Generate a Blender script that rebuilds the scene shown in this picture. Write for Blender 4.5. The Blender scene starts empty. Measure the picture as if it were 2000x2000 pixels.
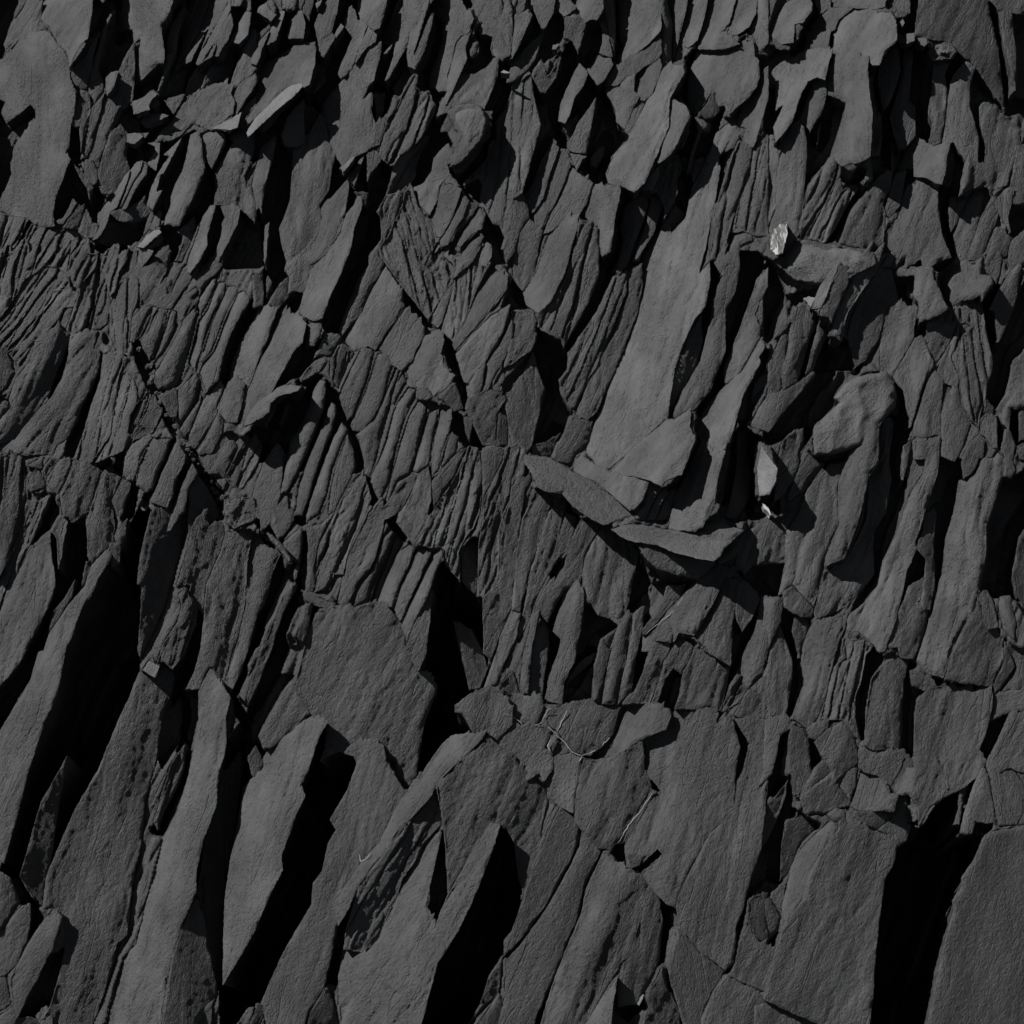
import bpy, math, random
import numpy as np
from mathutils import Vector, Matrix
from mathutils.geometry import delaunay_2d_cdt

# ------------------------------------------------------------------ frame
# The cliff leans back: slope frame = x across, y up the slope, z out of the rock.
LEAN = math.radians(60)
SLOPE = Matrix(((1, 0, 0), (0, math.cos(LEAN), -math.sin(LEAN)), (0, math.sin(LEAN), math.cos(LEAN)))).to_4x4()
WIDTH, DIST, TILT = 2.6, 5.2, math.radians(20)
M = WIDTH / 2000.0                               # metres per photo pixel at the middle
CAM = np.array((0, -DIST * math.sin(TILT), DIST * math.cos(TILT)))
FWD = np.array((0, math.sin(TILT), -math.cos(TILT)))
UPV = np.array((0, math.cos(TILT), math.sin(TILT)))

scene = bpy.context.scene
cam = bpy.data.cameras.new('camera')
cam.lens = 36.0 * DIST / WIDTH
cam.sensor_width = 36
cam.clip_start = 0.05
cam.clip_end = 500
camo = bpy.data.objects.new('camera', cam)
scene.collection.objects.link(camo)
rot = Matrix(((1, UPV[0], -FWD[0]), (0, UPV[1], -FWD[1]), (0, UPV[2], -FWD[2]))).to_4x4()
camo.matrix_world = SLOPE @ Matrix.Translation(CAM) @ rot
scene.camera = camo

SUN_SLOPE = Vector((-0.62, 0.53, 0.58)).normalized()
SUNW = (SLOPE.to_3x3() @ SUN_SLOPE).normalized()
sun = bpy.data.lights.new('sun', 'SUN')
sun.energy = 5.0
sun.angle = math.radians(0.5)
sun.color = (1.0, 0.985, 0.965)
suno = bpy.data.objects.new('sun', sun)
suno.rotation_euler = (-SUNW).to_track_quat('-Z', 'Y').to_euler()
suno.location = SUNW * 20
scene.collection.objects.link(suno)
elev = math.asin(SUNW.z)
world = bpy.data.worlds.new('World')
scene.world = world
world.use_nodes = True
wn = world.node_tree
bg = wn.nodes['Background']
sky = wn.nodes.new('ShaderNodeTexSky')
sky.sky_type = 'NISHITA'
sky.sun_disc = False
sky.sun_elevation = elev
sky.sun_rotation = math.atan2(SUNW.x, SUNW.y)
sky.altitude = 3000
sky.air_density = 0.28
sky.dust_density = 0.3
sky.ozone_density = 0.6
hs = wn.nodes.new('ShaderNodeHueSaturation')      # neutral white balance
hs.inputs['Saturation'].default_value = 0.2
wn.links.new(sky.outputs[0], hs.inputs['Color'])
wn.links.new(hs.outputs[0], bg.inputs[0])
bg.inputs[1].default_value = 0.05
scene.view_settings.view_transform = 'Standard'
scene.view_settings.look = 'None'
scene.view_settings.exposure = 0.34
scene.view_settings.gamma = 1.0

# ------------------------------------------------------------------ helpers
def plane_at(uv, h):
    """photo pixel -> point of the cliff at height h above the slope plane (slope frame)"""
    u, v = uv[:, 0], uv[:, 1]
    k = WIDTH / 2000.0 / DIST
    d = FWD[None, :] + ((u - 1000) * k)[:, None] * np.array((1.0, 0, 0)) + ((1000 - v) * k)[:, None] * UPV[None, :]
    s = (h - CAM[2]) / d[:, 2]
    return CAM[None, :] + s[:, None] * d

def _hash(ix, iy, seed):
    n = (ix.astype(np.int64) * 374761393 + iy.astype(np.int64) * 668265263 + seed * 974711) & 0x7fffffff
    n = ((n ^ (n >> 13)) * 1274126177) & 0x7fffffff
    n = (n ^ (n >> 16)) & 0xffff
    return n / 65535.0 * 2 * math.pi

def noise(x, y, seed=0):
    x0, y0 = np.floor(x), np.floor(y)
    fx, fy = x - x0, y - y0
    def g(dx, dy):
        a = _hash(x0 + dx, y0 + dy, seed)
        return np.cos(a) * (fx - dx) + np.sin(a) * (fy - dy)
    sx = fx * fx * fx * (fx * (fx * 6 - 15) + 10)
    sy = fy * fy * fy * (fy * (fy * 6 - 15) + 10)
    a = g(0, 0) * (1 - sx) + g(1, 0) * sx
    b = g(0, 1) * (1 - sx) + g(1, 1) * sx
    return (a * (1 - sy) + b * sy) * 1.5

def fbm(x, y, seed, n=4):
    t, a = 0, 1.0
    for i in range(n):
        t = t + a * noise(x, y, seed + i * 17)
        x, y, a = x * 2.03 + 3.1, y * 2.03 + 1.7, a * 0.5
    return t

def inside(poly, u, v):
    r = np.zeros(u.shape, bool)
    n = len(poly)
    for i in range(n):
        x1, y1 = poly[i]
        x2, y2 = poly[(i + 1) % n]
        if y1 == y2:
            continue
        c = ((v >= min(y1, y2)) & (v < max(y1, y2)))
        r ^= c & (u < (v - y1) / (y2 - y1) * (x2 - x1) + x1)
    return r

def edge_dist(pts, loop):
    a = loop
    b = np.roll(loop, -1, 0)
    out = np.full(len(pts), 1e9)
    ab = b - a
    l2 = (ab ** 2).sum(1) + 1e-9
    for i0 in range(0, len(pts), 4000):
        p = pts[i0:i0 + 4000]
        ap = p[:, None, :] - a[None]
        t = np.clip((ap * ab[None]).sum(2) / l2[None], 0, 1)
        q = ap - t[..., None] * ab[None]
        out[i0:i0 + 4000] = np.sqrt((q ** 2).sum(2).min(1))
    return out

def poly_area(p):
    x, y = p[:, 0], p[:, 1]
    return 0.5 * (x @ np.roll(y, -1) - y @ np.roll(x, -1))

def lin(g):
    c = g / 255.0
    return c / 12.92 if c < 0.04045 else ((c + 0.055) / 1.055) ** 2.4

# ------------------------------------------------------------------ materials
def ramp(nt, fac, stops):
    r = nt.nodes.new('ShaderNodeValToRGB')
    while len(r.color_ramp.elements) < len(stops):
        r.color_ramp.elements.new(0.5)
    for e, (p, c) in zip(r.color_ramp.elements, stops):
        e.position = p
        e.color = (c[0], c[1], c[2], 1) if isinstance(c, tuple) else (c, c, c, 1)
    nt.links.new(fac, r.inputs[0])
    return r.outputs[0]

def math_node(nt, op, a, b=None):
    n = nt.nodes.new('ShaderNodeMath')
    n.operation = op
    for i, s in enumerate((a, b)):
        if s is None:
            continue
        if isinstance(s, (int, float)):
            n.inputs[i].default_value = s
        else:
            nt.links.new(s, n.inputs[i])
    return n.outputs[0]

def slate(name, base, vary=0.25, rough=0.62, bump=1.0, spec=0.35, tint=(0.975, 0.995, 1.03), ang=0.0, crease=1.0):
    """slate whose cleavage runs along the object's own y (turned by ang degrees)"""
    m = bpy.data.materials.new(name)
    m.use_nodes = True
    nt = m.node_tree
    L = nt.links.new
    b = nt.nodes['Principled BSDF']
    tc = nt.nodes.new('ShaderNodeTexCoord')
    info = nt.nodes.new('ShaderNodeObjectInfo')
    off = nt.nodes.new('ShaderNodeVectorMath')
    off.operation = 'MULTIPLY_ADD'
    comb = nt.nodes.new('ShaderNodeCombineXYZ')
    for i in range(3):
        L(info.outputs['Random'], comb.inputs[i])
    L(comb.outputs[0], off.inputs[0])
    off.inputs[1].default_value = (13.0, 29.0, 7.0)
    L(tc.outputs['Object'], off.inputs[2])
    def mapped(sx, sy, sz, turn=0):
        mp = nt.nodes.new('ShaderNodeMapping')
        mp.vector_type = 'TEXTURE'
        mp.inputs['Rotation'].default_value = (0, 0, math.radians(ang + turn))
        mp.inputs['Scale'].default_value = (sx, sy, sz)
        L(off.outputs[0], mp.inputs[0])
        return mp.outputs[0]
    def nz(vec, detail=4, rough_=0.55, dist=0.0):
        n = nt.nodes.new('ShaderNodeTexNoise')
        n.inputs['Scale'].default_value = 1.0
        n.inputs['Detail'].default_value = detail
        n.inputs['Roughness'].default_value = rough_
        n.inputs['Distortion'].default_value = dist
        L(vec, n.inputs['Vector'])
        return n.outputs['Fac']
    grain = nz(mapped(0.0058, 0.0082, 0.0058, -14), 4, 0.72)
    fine = nz(mapped(0.017, 0.026, 0.017, -12), 5, 0.65, 0.3)
    stri = nz(mapped(0.0045, 0.11, 0.0045, 1), 3, 0.6, 0.15)
    dash = nz(mapped(0.0058, 0.0165, 0.0058, -12), 1, 0.5)
    crk = nz(mapped(0.060, 0.55, 0.060, 2), 2, 0.5, 0.2)
    where = nz(mapped(0.08, 0.16, 0.08), 2, 0.5)
    mott = nz(mapped(0.09, 0.20, 0.09), 8, 0.74)
    pit = ramp(nt, dash, [(0.62, 0.0), (0.69, 1.0)])
    pit = math_node(nt, 'MULTIPLY', pit, ramp(nt, where, [(0.36, 0.15), (0.56, 1.0)]))
    line = ramp(nt, crk, [(0.489, 0.0), (0.499, 1.0), (0.501, 1.0), (0.511, 0.0)])
    line = math_node(nt, 'MULTIPLY', line, ramp(nt, where, [(0.46, 0.0), (0.58, 1.0)]))
    h = math_node(nt, 'MULTIPLY', math_node(nt, 'MULTIPLY', grain, ramp(nt, where, [(0.34, 0.45), (0.62, 1.0)])), 0.0086)
    h = math_node(nt, 'ADD', h, math_node(nt, 'MULTIPLY', fine, 0.0026))
    h = math_node(nt, 'ADD', h, math_node(nt, 'MULTIPLY', stri, 0.0005))
    h = math_node(nt, 'SUBTRACT', h, math_node(nt, 'MULTIPLY', pit, 0.0030))
    h = math_node(nt, 'SUBTRACT', h, math_node(nt, 'MULTIPLY', line, 0.0026 * crease))
    bp = nt.nodes.new('ShaderNodeBump')
    bp.inputs['Strength'].default_value = bump
    bp.inputs['Distance'].default_value = 1.0
    L(h, bp.inputs['Height'])
    L(bp.outputs[0], b.inputs['Normal'])
    lo, hi = base * (1 - vary), base * (1 + vary)
    col = ramp(nt, mott, [(0.3, tuple(lo * t for t in tint)), (0.7, tuple(hi * t for t in tint))])
    mul = nt.nodes.new('ShaderNodeMix')
    mul.data_type = 'RGBA'
    mul.blend_type = 'MULTIPLY'
    mul.inputs[0].default_value = 1.0
    L(col, mul.inputs[6])
    L(ramp(nt, info.outputs['Random'], [(0.0, 0.84), (1.0, 1.14)]), mul.inputs[7])
    spk = nz(mapped(0.0022, 0.0022, 0.0022), 1, 0.5)
    mx = nt.nodes.new('ShaderNodeMix')
    mx.data_type = 'RGBA'
    L(math_node(nt, 'MULTIPLY', ramp(nt, spk, [(0.755, 0.0), (0.79, 1.0)]), 0.7), mx.inputs[0])
    L(mul.outputs[2], mx.inputs[6])
    mx.inputs[7].default_value = (base * 3, base * 3, base * 3, 1)
    L(mx.outputs[2], b.inputs['Base Color'])
    L(ramp(nt, fine, [(0.3, rough - 0.08), (0.7, rough + 0.12)]), b.inputs['Roughness'])
    b.inputs['Specular IOR Level'].default_value = spec
    return m

MAT = slate('slate', 0.054, vary=0.36)
MAT_PALE = slate('pale_slate', 0.066, vary=0.28, rough=0.55, bump=0.9, crease=0.5)
MAT_FLAKE = slate('bright_flake', 0.092, vary=0.2, rough=0.5, bump=0.6, crease=0.3)
MAT_DARKER = slate('bedrock', 0.050, vary=0.25, ang=-24)

def shiny():
    m = bpy.data.materials.new('shiny_flake')
    m.use_nodes = True
    nt = m.node_tree
    b = nt.nodes['Principled BSDF']
    tc = nt.nodes.new('ShaderNodeTexCoord')
    mp = nt.nodes.new('ShaderNodeMapping')
    mp.vector_type = 'TEXTURE'
    mp.inputs['Scale'].default_value = (0.016, 0.07, 0.05)
    mp.inputs['Rotation'].default_value = (0, 0, math.radians(18))
    nt.links.new(tc.outputs['Object'], mp.inputs[0])
    w = nt.nodes.new('ShaderNodeTexNoise')
    w.inputs['Scale'].default_value = 2.2
    w.inputs['Detail'].default_value = 3
    w.inputs['Distortion'].default_value = 1.2
    nt.links.new(mp.outputs[0], w.inputs['Vector'])
    nt.links.new(ramp(nt, w.outputs['Fac'], [(0.44, 0.01), (0.52, 0.04), (0.64, 0.26)]), b.inputs['Base Color'])
    b.inputs['Roughness'].default_value = 0.5
    return m
MAT_SHINY = shiny()

def plain(name, col, rough):
    m = bpy.data.materials.new(name)
    m.use_nodes = True
    nt = m.node_tree
    b = nt.nodes['Principled BSDF']
    n = nt.nodes.new('ShaderNodeTexNoise')
    n.inputs['Scale'].default_value = 60
    nt.links.new(ramp(nt, n.outputs['Fac'], [(0.3, tuple(c * 0.7 for c in col)), (0.7, tuple(c * 1.2 for c in col))]), b.inputs['Base Color'])
    b.inputs['Roughness'].default_value = rough
    return m
MAT_THREAD = plain('pale_thread', (0.24, 0.24, 0.24), 0.85)
MAT_WHITE = plain('white_chip', (0.2, 0.2, 0.2), 0.5)
DATA = """
T 0 0
S 58; 150 90 210 0 320 0 310 140 270 240 200 270 150 290 60 390 30 340 90 180
S 64 a3; 330 0 700 0 690 100 660 290 640 300 560 420 530 500 500 380 430 330 400 260 370 190 310 150
S 60 a2; -40 540 40 420 100 370 160 290 250 240 330 230 390 280 480 380 520 500 530 600 570 720 560 830 530 960 520 1100 490 1160 530 1200 480 1330 420 1480 400 1600 400 1700 300 1720 200 1640 120 1640 0 1590 0 1510 90 1320 80 1230 130 1130 180 1000 270 910 270 830 230 785 100 890 50 930 10 850 40 765 0 750 -40 740
H; -40 760 40 770 10 850 60 930 120 880 230 785 270 830 265 910 180 990 150 1060 130 1130 90 1230 60 1420 20 1480 -40 1520
H; -40 -40 110 -40 110 30 80 110 80 200 40 330 -40 520
S 45; 540 520 640 420 710 300 750 240 700 430 700 560 660 690 580 660 540 580
S 50; 580 720 640 690 665 710 690 830 660 900 640 1000 610 1150 600 960 550 960 530 930 560 830
H; 530 960 600 975 615 1080 600 1200 570 1240 520 1220 510 1120
H; 720 20 740 10 740 110 700 210 660 300 640 290 690 200 690 80
S 48; 870 80 830 150 800 240 760 400 740 520 750 560 780 620 780 690 740 760 700 800 690 730 670 700 690 580 720 430 740 380 770 240 800 170 840 90
H; 830 0 920 0 925 60 880 100 850 80 800 170 770 230 740 370 720 440 690 600 665 690 700 560 720 400 750 230 740 200 700 220 740 120 780 60
H; 990 215 1005 240 990 310 950 420 890 540 840 545 790 590 810 650 780 620 745 550 755 430 790 260 840 240 880 235 930 240 960 212
S 66 a2; 925 -30 1310 -30 1280 90 1215 195 1220 250 1240 400 1235 480 1190 480 1130 540 1070 600 1015 640 1030 480 1065 300 1050 290 1015 320 1000 215 930 240 880 235 890 110 925 70
S 50; 1015 330 1020 480 1010 640 1000 760 960 810 920 830 880 920 800 1060 760 1200 740 1290 700 1330 640 1210 660 1130 700 1000 740 850 780 720 830 710 860 650 900 530 960 400
S 62 z2; 800 590 840 545 890 540 860 650 810 720 800 680
S 50; 680 830 740 760 790 700 760 820 720 980 680 1130 640 1200 610 1200 640 1050 680 900
H; 1190 480 1235 485 1225 560 1190 690 1120 700 1060 740 1000 750 1010 640 1080 600 1140 530
H; 1310 -20 1390 -20 1380 70 1310 180 1270 270 1260 420 1250 480 1240 400 1220 220 1280 90
S 58; 1395 30 1370 150 1340 260 1330 380 1260 420 1265 300 1290 200 1360 90
H; 1450 0 1420 80 1370 230 1350 370 1300 500 1230 650 1200 700 1290 470 1330 380 1345 230 1380 130 1395 0
S 40; 1260 420 1330 390 1290 490 1200 690 1190 690 1240 540
S 66 a5; 1450 -30 1740 -30 1740 70 1680 180 1600 420 1500 490 1480 480 1580 220 1560 220 1440 460 1330 530 1290 580 1320 500 1370 350 1390 200 1430 70
H; 1585 215 1580 260 1490 480 1430 600 1380 700 1400 560 1440 460 1540 250
S 22 z-5; 1300 550 1430 470 1400 600 1380 710 1230 740 1215 720
S 25 z-5; 1400 700 1430 600 1500 490 1560 420 1610 430 1530 620 1500 690 1400 740
S 28 z-4; 1620 440 1700 370 1750 310 1800 340 1770 460 1725 630 1640 640 1510 690 1550 580
S 60; 1600 420 1690 170 1740 100 1760 190 1720 300 1680 360 1650 420
H; 1745 80 1830 80 1840 130 1790 230 1700 340 1760 180
S 66; 1850 90 1895 95 1870 260 1800 330 1750 310 1690 370 1650 430 1700 350 1770 240 1830 130
H; 1895 100 1932 100 1932 210 1890 250 1800 480 1730 630 1770 480 1800 340 1870 250
S 55; 1890 250 1932 220 1932 520 1900 560 1840 590 1800 650 1740 640 1790 490 1850 340
S 56; 1240 760 1380 710 1395 715 1310 870
S 60 a3; 1400 735 1510 690 1580 650 1680 630 1760 640 1740 700 1770 780 1760 860 1700 900 1600 980 1540 960 1450 930 1360 1020 1280 1060 1180 1070 1200 1010 1320 880
S 105 z3 k=flake; 1820 850 1790 960 1740 980 1610 970 1690 920 1760 890
S 80 z2 k=chip; 1000 770 1100 730 1150 690 1190 710 1150 740 1120 800 1130 825 1010 860
S 70 z1 k=chip; 1060 920 1110 860 1150 850 1270 870 1210 900 1120 930
S 50 k=chip; 1130 740 1190 720 1200 790 1160 820 1130 800
H; 1000 860 1130 830 1200 760 1300 860 1170 1060 1100 1090 1050 1000 1040 940
S 25 z-4; 900 850 940 820 990 820 1000 880 1060 940 1060 990 950 1000 880 970
S 80 z2 k=chip; 960 1010 1060 1010 1075 1030 1010 1085 960 1070
S 42; 880 970 960 1000 970 1060 950 1180 980 1280 870 1480 830 1420 750 1420 740 1290 790 1130 830 1000
H; 1000 1080 1090 1090 1180 1130 1150 1170 1060 1220 1000 1260 950 1270 960 1180
S 60 k=chip; 1110 1080 1205 1080 1200 1180 1175 1285 1110 1240 1180 1140 1170 1100
H; 1210 1080 1360 1050 1270 1170 1200 1310 1140 1460 1110 1550 1000 1550 1010 1450 1110 1260 1175 1290
S 66 r14; 1040 1220 1080 1220 1060 1290 1010 1360 970 1450 900 1590 880 1590 940 1430 980 1290
S 66 r14; 1090 1230 1115 1250 1110 1310 1060 1370 1000 1480 950 1580 915 1590 970 1460 1020 1360 1065 1290
S 62; 980 1280 970 1330 930 1450 880 1560 830 1600 790 1720 740 1790 700 1810 740 1690 740 1620 780 1560 870 1460 940 1330
S 70 z2; 1370 1040 1330 1120 1230 1310 1210 1320 1180 1430 1180 1450 1220 1440 1150 1580 1110 1550 1150 1380 1200 1300 1280 1180 1240 1165 1330 1080
H; 1380 1060 1480 1000 1410 1130 1380 1270 1300 1460 1290 1560 1250 1650 1180 1570 1230 1430 1220 1320 1330 1120
S 60 z1; 1440 1020 1490 1000 1520 1060 1530 1230 1545 1260 1530 1320 1450 1500 1350 1700 1310 1710 1280 1690 1240 1700 1250 1640 1290 1540 1290 1490 1330 1380 1380 1290 1410 1160
S 55; 1520 1010 1600 990 1700 1010 1700 1080 1650 1170 1600 1270 1550 1200 1525 1150
H; 1710 1020 1760 1070 1680 1200 1620 1290 1620 1550 1560 1560 1500 1660 1400 1760 1330 1700 1450 1500 1550 1260 1600 1270 1660 1170 1700 1080
S 55 a3; 1730 1040 1880 940 1920 1000 1920 1100 1900 1200 1840 1330 1860 1420 1900 1450 1930 1560 1920 1670 1830 1590 1760 1530 1700 1560 1660 1545 1620 1550 1625 1400 1620 1300 1680 1200 1760 1070
S 58; 1932 580 1932 640 1850 760 1780 880 1770 780 1750 700 1800 650 1860 590
H; 1932 640 1932 730 1800 850 1760 870 1780 800
S 55; 1800 850 1932 720 1932 900 1850 990 1790 960 1820 860
S 68 z1; 1590 1550 1625 1560 1590 1680 1560 1770 1560 1860 1500 1972 1420 1970 1450 1880 1480 1780 1530 1640
S 62; 1700 1560 1760 1530 1810 1580 1790 1690 1700 1870 1650 1970 1600 1960 1670 1780 1680 1680 1700 1640 1660 1545
H; 1625 1560 1665 1560 1700 1640 1670 1780 1600 1940 1500 1970 1560 1860 1570 1760
H; 1810 1595 1910 1670 1932 1680 1960 1650 1980 1932 1980 2000 1700 2000 1700 1880 1790 1700
S 42; 830 1610 930 1580 1040 1530 1100 1460 1100 1540 1170 1560 1110 1640 1000 1680 890 1660
S 20 z-4; 810 1630 880 1660 1000 1690 1100 1660 1080 1760 1000 1860 850 1870 690 1810 750 1760
S 60; 1170 1570 1150 1640 1130 1720 1080 1790 1100 1700 1130 1600
S 58; 1190 1590 1220 1610 1200 1700 1170 1740 1130 1730 1170 1640
S 100 z2 k=flake; 1200 1735 1215 1750 1170 1790 1080 1870 1040 1865 1100 1790 1160 1740
S 35 r14; 1215 1760 1235 1800 1210 1860 1130 1890 1090 1870 1160 1800
S 70 k=flake; 960 1860 1040 1870 1150 1890 1160 1900 1040 1890
H; 720 1880 850 1870 970 1870 1140 1900 1200 1870 1160 1932 900 1932 720 1890
S 40; 1340 1750 1470 1640 1475 1720 1430 1850 1370 1970 1320 1970 1370 1850 1380 1780
H; 1240 1700 1330 1720 1370 1780 1360 1870 1320 1950 1220 1950 1250 1850
H; 530 1250 580 1260 640 1390 660 1500 690 1500 700 1410 770 1480 740 1570 740 1690 700 1680 640 1530 540 1490 520 1560 480 1640 420 1640 400 1560 430 1460 490 1320
S 42; 560 1240 620 1300 710 1420 690 1460 675 1510 660 1430 590 1310
S 42; 640 1220 700 1210 740 1290 730 1380 700 1390 640 1310
S 45 k=chip; 750 1410 800 1400 850 1450 830 1470 770 1460
S 55; 525 1560 550 1495 580 1540 540 1600 470 1690 420 1680 480 1640
S 35; 540 1640 610 1560 640 1540 600 1740 500 1720
S 50; 655 1580 690 1680 740 1690 720 1780 650 1800 590 1750 620 1660
S 52 a6; -40 1600 90 1630 110 1650 40 1780 -40 1900
S 55 a7 r10; 110 1640 220 1650 150 1800 90 1932 -40 1990 60 1780
H; 220 1650 250 1680 170 1830 100 1932 150 1790
S 52 a9; 240 1690 400 1740 520 1740 600 1800 690 1820 720 1890 900 1920 900 1990 100 1990 170 1830
T 1 0
S 60 k=chip; 20 60 80 20 100 70 150 110 110 160 70 130 10 90
S 55; 200 -20 310 -20 290 60 240 85 200 60
S 50; 310 -20 370 -20 340 70 300 50
S 50; 370 -20 440 -20 420 80 400 150 350 90
H; 0 0 60 0 20 50 0 60
H; 0 110 60 130 80 180 0 220
S 64; 170 80 215 90 190 170 150 300 80 340 100 250 140 170
S 64; 0 340 100 230 80 280 40 380 30 430 0 490 -40 480 -20 400
H; 220 90 280 110 240 230 230 290 350 300 370 130 400 180 440 210 470 310 460 350 370 320 280 350 190 310 230 380 140 420 50 480 30 440 70 350 150 310 190 180
S 68; 310 85 350 100 370 170 355 290 240 290 230 270 260 170
S 62; 500 20 630 -20 610 90 570 240 500 310 470 320 440 190 480 90
S 70 k=chip; 450 30 500 -10 480 40 460 60
H; 440 0 460 60 540 0 500 20 440 190 400 170 430 70
S 75; 640 180 660 200 620 260 580 330 590 260
S 60; 470 330 575 250 590 290 510 430 470 420
H; 630 0 710 30 680 120 650 180 600 230 580 240 610 90
H; 670 210 730 280 710 350 650 480 630 570 640 620 610 660 500 780 480 850 430 900 370 960 360 850 380 740 330 720 420 520 450 350 470 410 510 430 600 310
S 66; 50 490 140 440 220 390 280 350 370 320 450 355 440 490 400 640 350 660 330 630 250 650 150 730 30 860 0 880 -60 940 -80 900 -30 780 0 720 30 620 40 520
S 96 z3 k=flake; 340 630 350 650 290 720 180 810 60 920 0 975 -60 1030 -70 1000 -10 900 60 830 170 720 270 645; curled_flake; bright curled flake with a shining rim, lying over a black gap near the upper left
H; 350 690 380 740 280 830 220 940 180 1010 80 1100 0 1180 -20 1200 -30 1050 60 930 200 810
S 48; 365 755 360 900 370 1030 390 1020 360 1080 300 1110 220 1100 190 1020 230 900 290 820
S 18 z-6; 370 760 470 850 400 1000 375 1010 360 900
S 54 a3; 480 860 510 900 560 1080 600 1110 600 1190 570 1290 550 1430 480 1560 500 1640 480 1750 380 1970 230 1970 190 1830 175 1730 210 1650 260 1500 270 1350 280 1130 330 1090 400 1010 430 950
S 62; 480 1560 560 1500 690 1360 700 1400 670 1620 600 1780 520 1920 480 1970 380 1970 480 1750 500 1640
H; 600 1200 650 1300 690 1340 560 1490 470 1560 540 1440 580 1280
S 88 z2 k=chip; 750 1175 700 1250 655 1295 640 1270 690 1220
H; 780 1180 760 1230 660 1310 640 1290 750 1180
S 66; 790 1200 830 1140 790 1250 740 1400 700 1350 690 1340
H; 160 1020 200 1060 220 1110 260 1100 280 1180 270 1350 255 1500 200 1660 175 1740 220 1932 260 2050 240 2230 180 2200 100 2300 65 2290 90 2000 60 1932 30 1640 60 1450 90 1320 130 1180 155 1060
S 70; 100 1680 80 1850 80 1932 65 1990 60 1900 70 1700
S 58; 150 1010 150 1070 130 1180 90 1320 60 1440 40 1610 0 1520 -30 1400 0 1260 40 1120
S 57; 945 315 935 420 890 600 850 640 805 755 870 700 880 720 870 850 900 930 980 880 960 1000 930 1090 870 1110 820 1150 740 1190 660 1270 610 1190 560 1090 540 950 500 850 510 780 610 660 740 500 840 350
H; 880 690 920 670 1000 700 960 850 900 930 870 850
S 30 z-4; 890 700 980 710 960 850 910 900
H; 950 320 960 410 1030 330 1045 400 1000 560 980 600 1010 640 1020 710 920 670 800 755 850 620 900 500
S 80 k=chip; 955 410 1030 330 1020 350 985 400
S 66; 770 -20 990 -20 960 130 930 210 890 230 830 180 790 150 770 90
S 60; 700 60 750 80 760 150 840 185 800 300 760 400 720 520 640 590 620 560 650 470 730 290 670 200 660 170
S 60; 850 190 920 230 900 320 840 350 750 480 780 350 830 240
H; 990 -20 1070 -20 1040 80 990 200 930 310 900 310 950 180
H; 765 -20 780 90 830 180 760 150 750 50
S 64 a3; 1080 -20 1310 -20 1290 70 1250 200 1190 400 1200 520 1150 500 1140 400 1160 240 1080 330 1030 330 950 340 960 270 1030 110
S 60; 1155 230 1150 310 1120 380 1050 500 1000 590 975 610 1040 420 1040 340 1100 290
H; 1300 70 1310 40 1260 250 1200 380 1170 470 1190 380 1250 200
S 56; 1340 100 1320 200 1270 380 1210 530 1170 480 1220 370 1260 260 1310 130
H; 1350 130 1410 180 1400 290 1360 440 1310 560 1310 680 1240 690 1220 640 1220 560 1270 390 1310 230
H; 1140 400 1160 500 1200 540 1170 590 1110 690 1070 720 1040 640 1000 620 1040 530 1120 380
S 66; 1350 30 1400 60 1440 80 1520 60 1620 90 1640 140 1600 250 1540 270 1500 330 1470 480 1440 560 1440 680 1380 690 1350 660 1310 670 1320 550 1370 430 1410 290 1410 170 1350 120
S 62; 1400 -20 1530 -20 1580 60 1530 60 1440 80
H; 1530 -20 1620 -20 1610 65 1550 40
S 64 a2; 1650 150 1600 290 1580 370 1590 440 1540 560 1490 670 1440 780 1360 880 1400 770 1440 700 1450 580 1490 430 1510 330 1560 260
S 58 r24 k=knob; 1600 300 1650 270 1685 330 1680 410 1640 455 1590 440 1580 370; knobbly_stone; rounded knob of rock at the upper end of a long slate rib, above the boulder
S 60; 1620 -20 1840 -20 1860 60 1840 130 1700 150 1660 120 1640 40
S 58 a3; 1700 155 1810 150 1932 100 1932 420 1850 470 1830 430 1790 420 1770 370 1790 280 1750 260 1690 260 1680 230 1720 180
H; 1680 270 1750 270 1750 370 1800 430 1740 500 1670 570 1640 540 1560 560 1590 450 1650 450 1690 390
S 56; 1830 430 1820 580 1780 680 1720 820 1670 790 1560 790 1480 810 1440 850 1370 880 1500 650 1550 560 1650 560 1740 510 1800 440
H; 1840 430 1880 500 1932 540 1932 650 1890 760 1830 880 1810 960 1800 1070 1760 1080 1740 1200 1620 1320 1560 1390 1490 1300 1500 1250 1600 1200 1700 1070 1740 900 1720 820 1780 680 1820 580
S 100 z2 k=chip; 1850 545 1870 530 1915 545 1880 550
S 66 z7 r40 k=boulder; 1445 845 1510 800 1600 785 1680 795 1725 850 1735 930 1710 1040 1630 1140 1560 1220 1490 1255 1480 1230 1500 1140 1525 1080 1520 1010 1480 930; boulder; smooth rounded boulder with a lit top, wedged between blades in a dark gap
H; 1350 670 1420 690 1410 740 1360 830 1330 760
H; 1360 880 1440 850 1480 930 1520 1000 1510 1090 1490 1160 1440 1100 1370 1170 1330 1270 1260 1370 1180 1410 1200 1330 1270 1100 1310 1030 1270 1000 1320 910
S 50 a7; 1200 555 1220 570 1210 660 1240 700 1310 690 1330 760 1360 800 1340 870 1290 960 1240 1040 1160 1140 1090 1170 1040 1250 1000 1240 960 1210 930 1160 950 1060 1000 900 1060 830 1100 720 1160 590
S 30 a6 z-2; 1290 1020 1310 1040 1250 1130 1210 1240 1200 1330 1150 1420 1090 1430 1000 1480 980 1470 1020 1350 1040 1260 1090 1180 1170 1140
S 50; 830 1130 920 1150 960 1170 940 1210 860 1330 840 1370 840 1200
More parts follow.
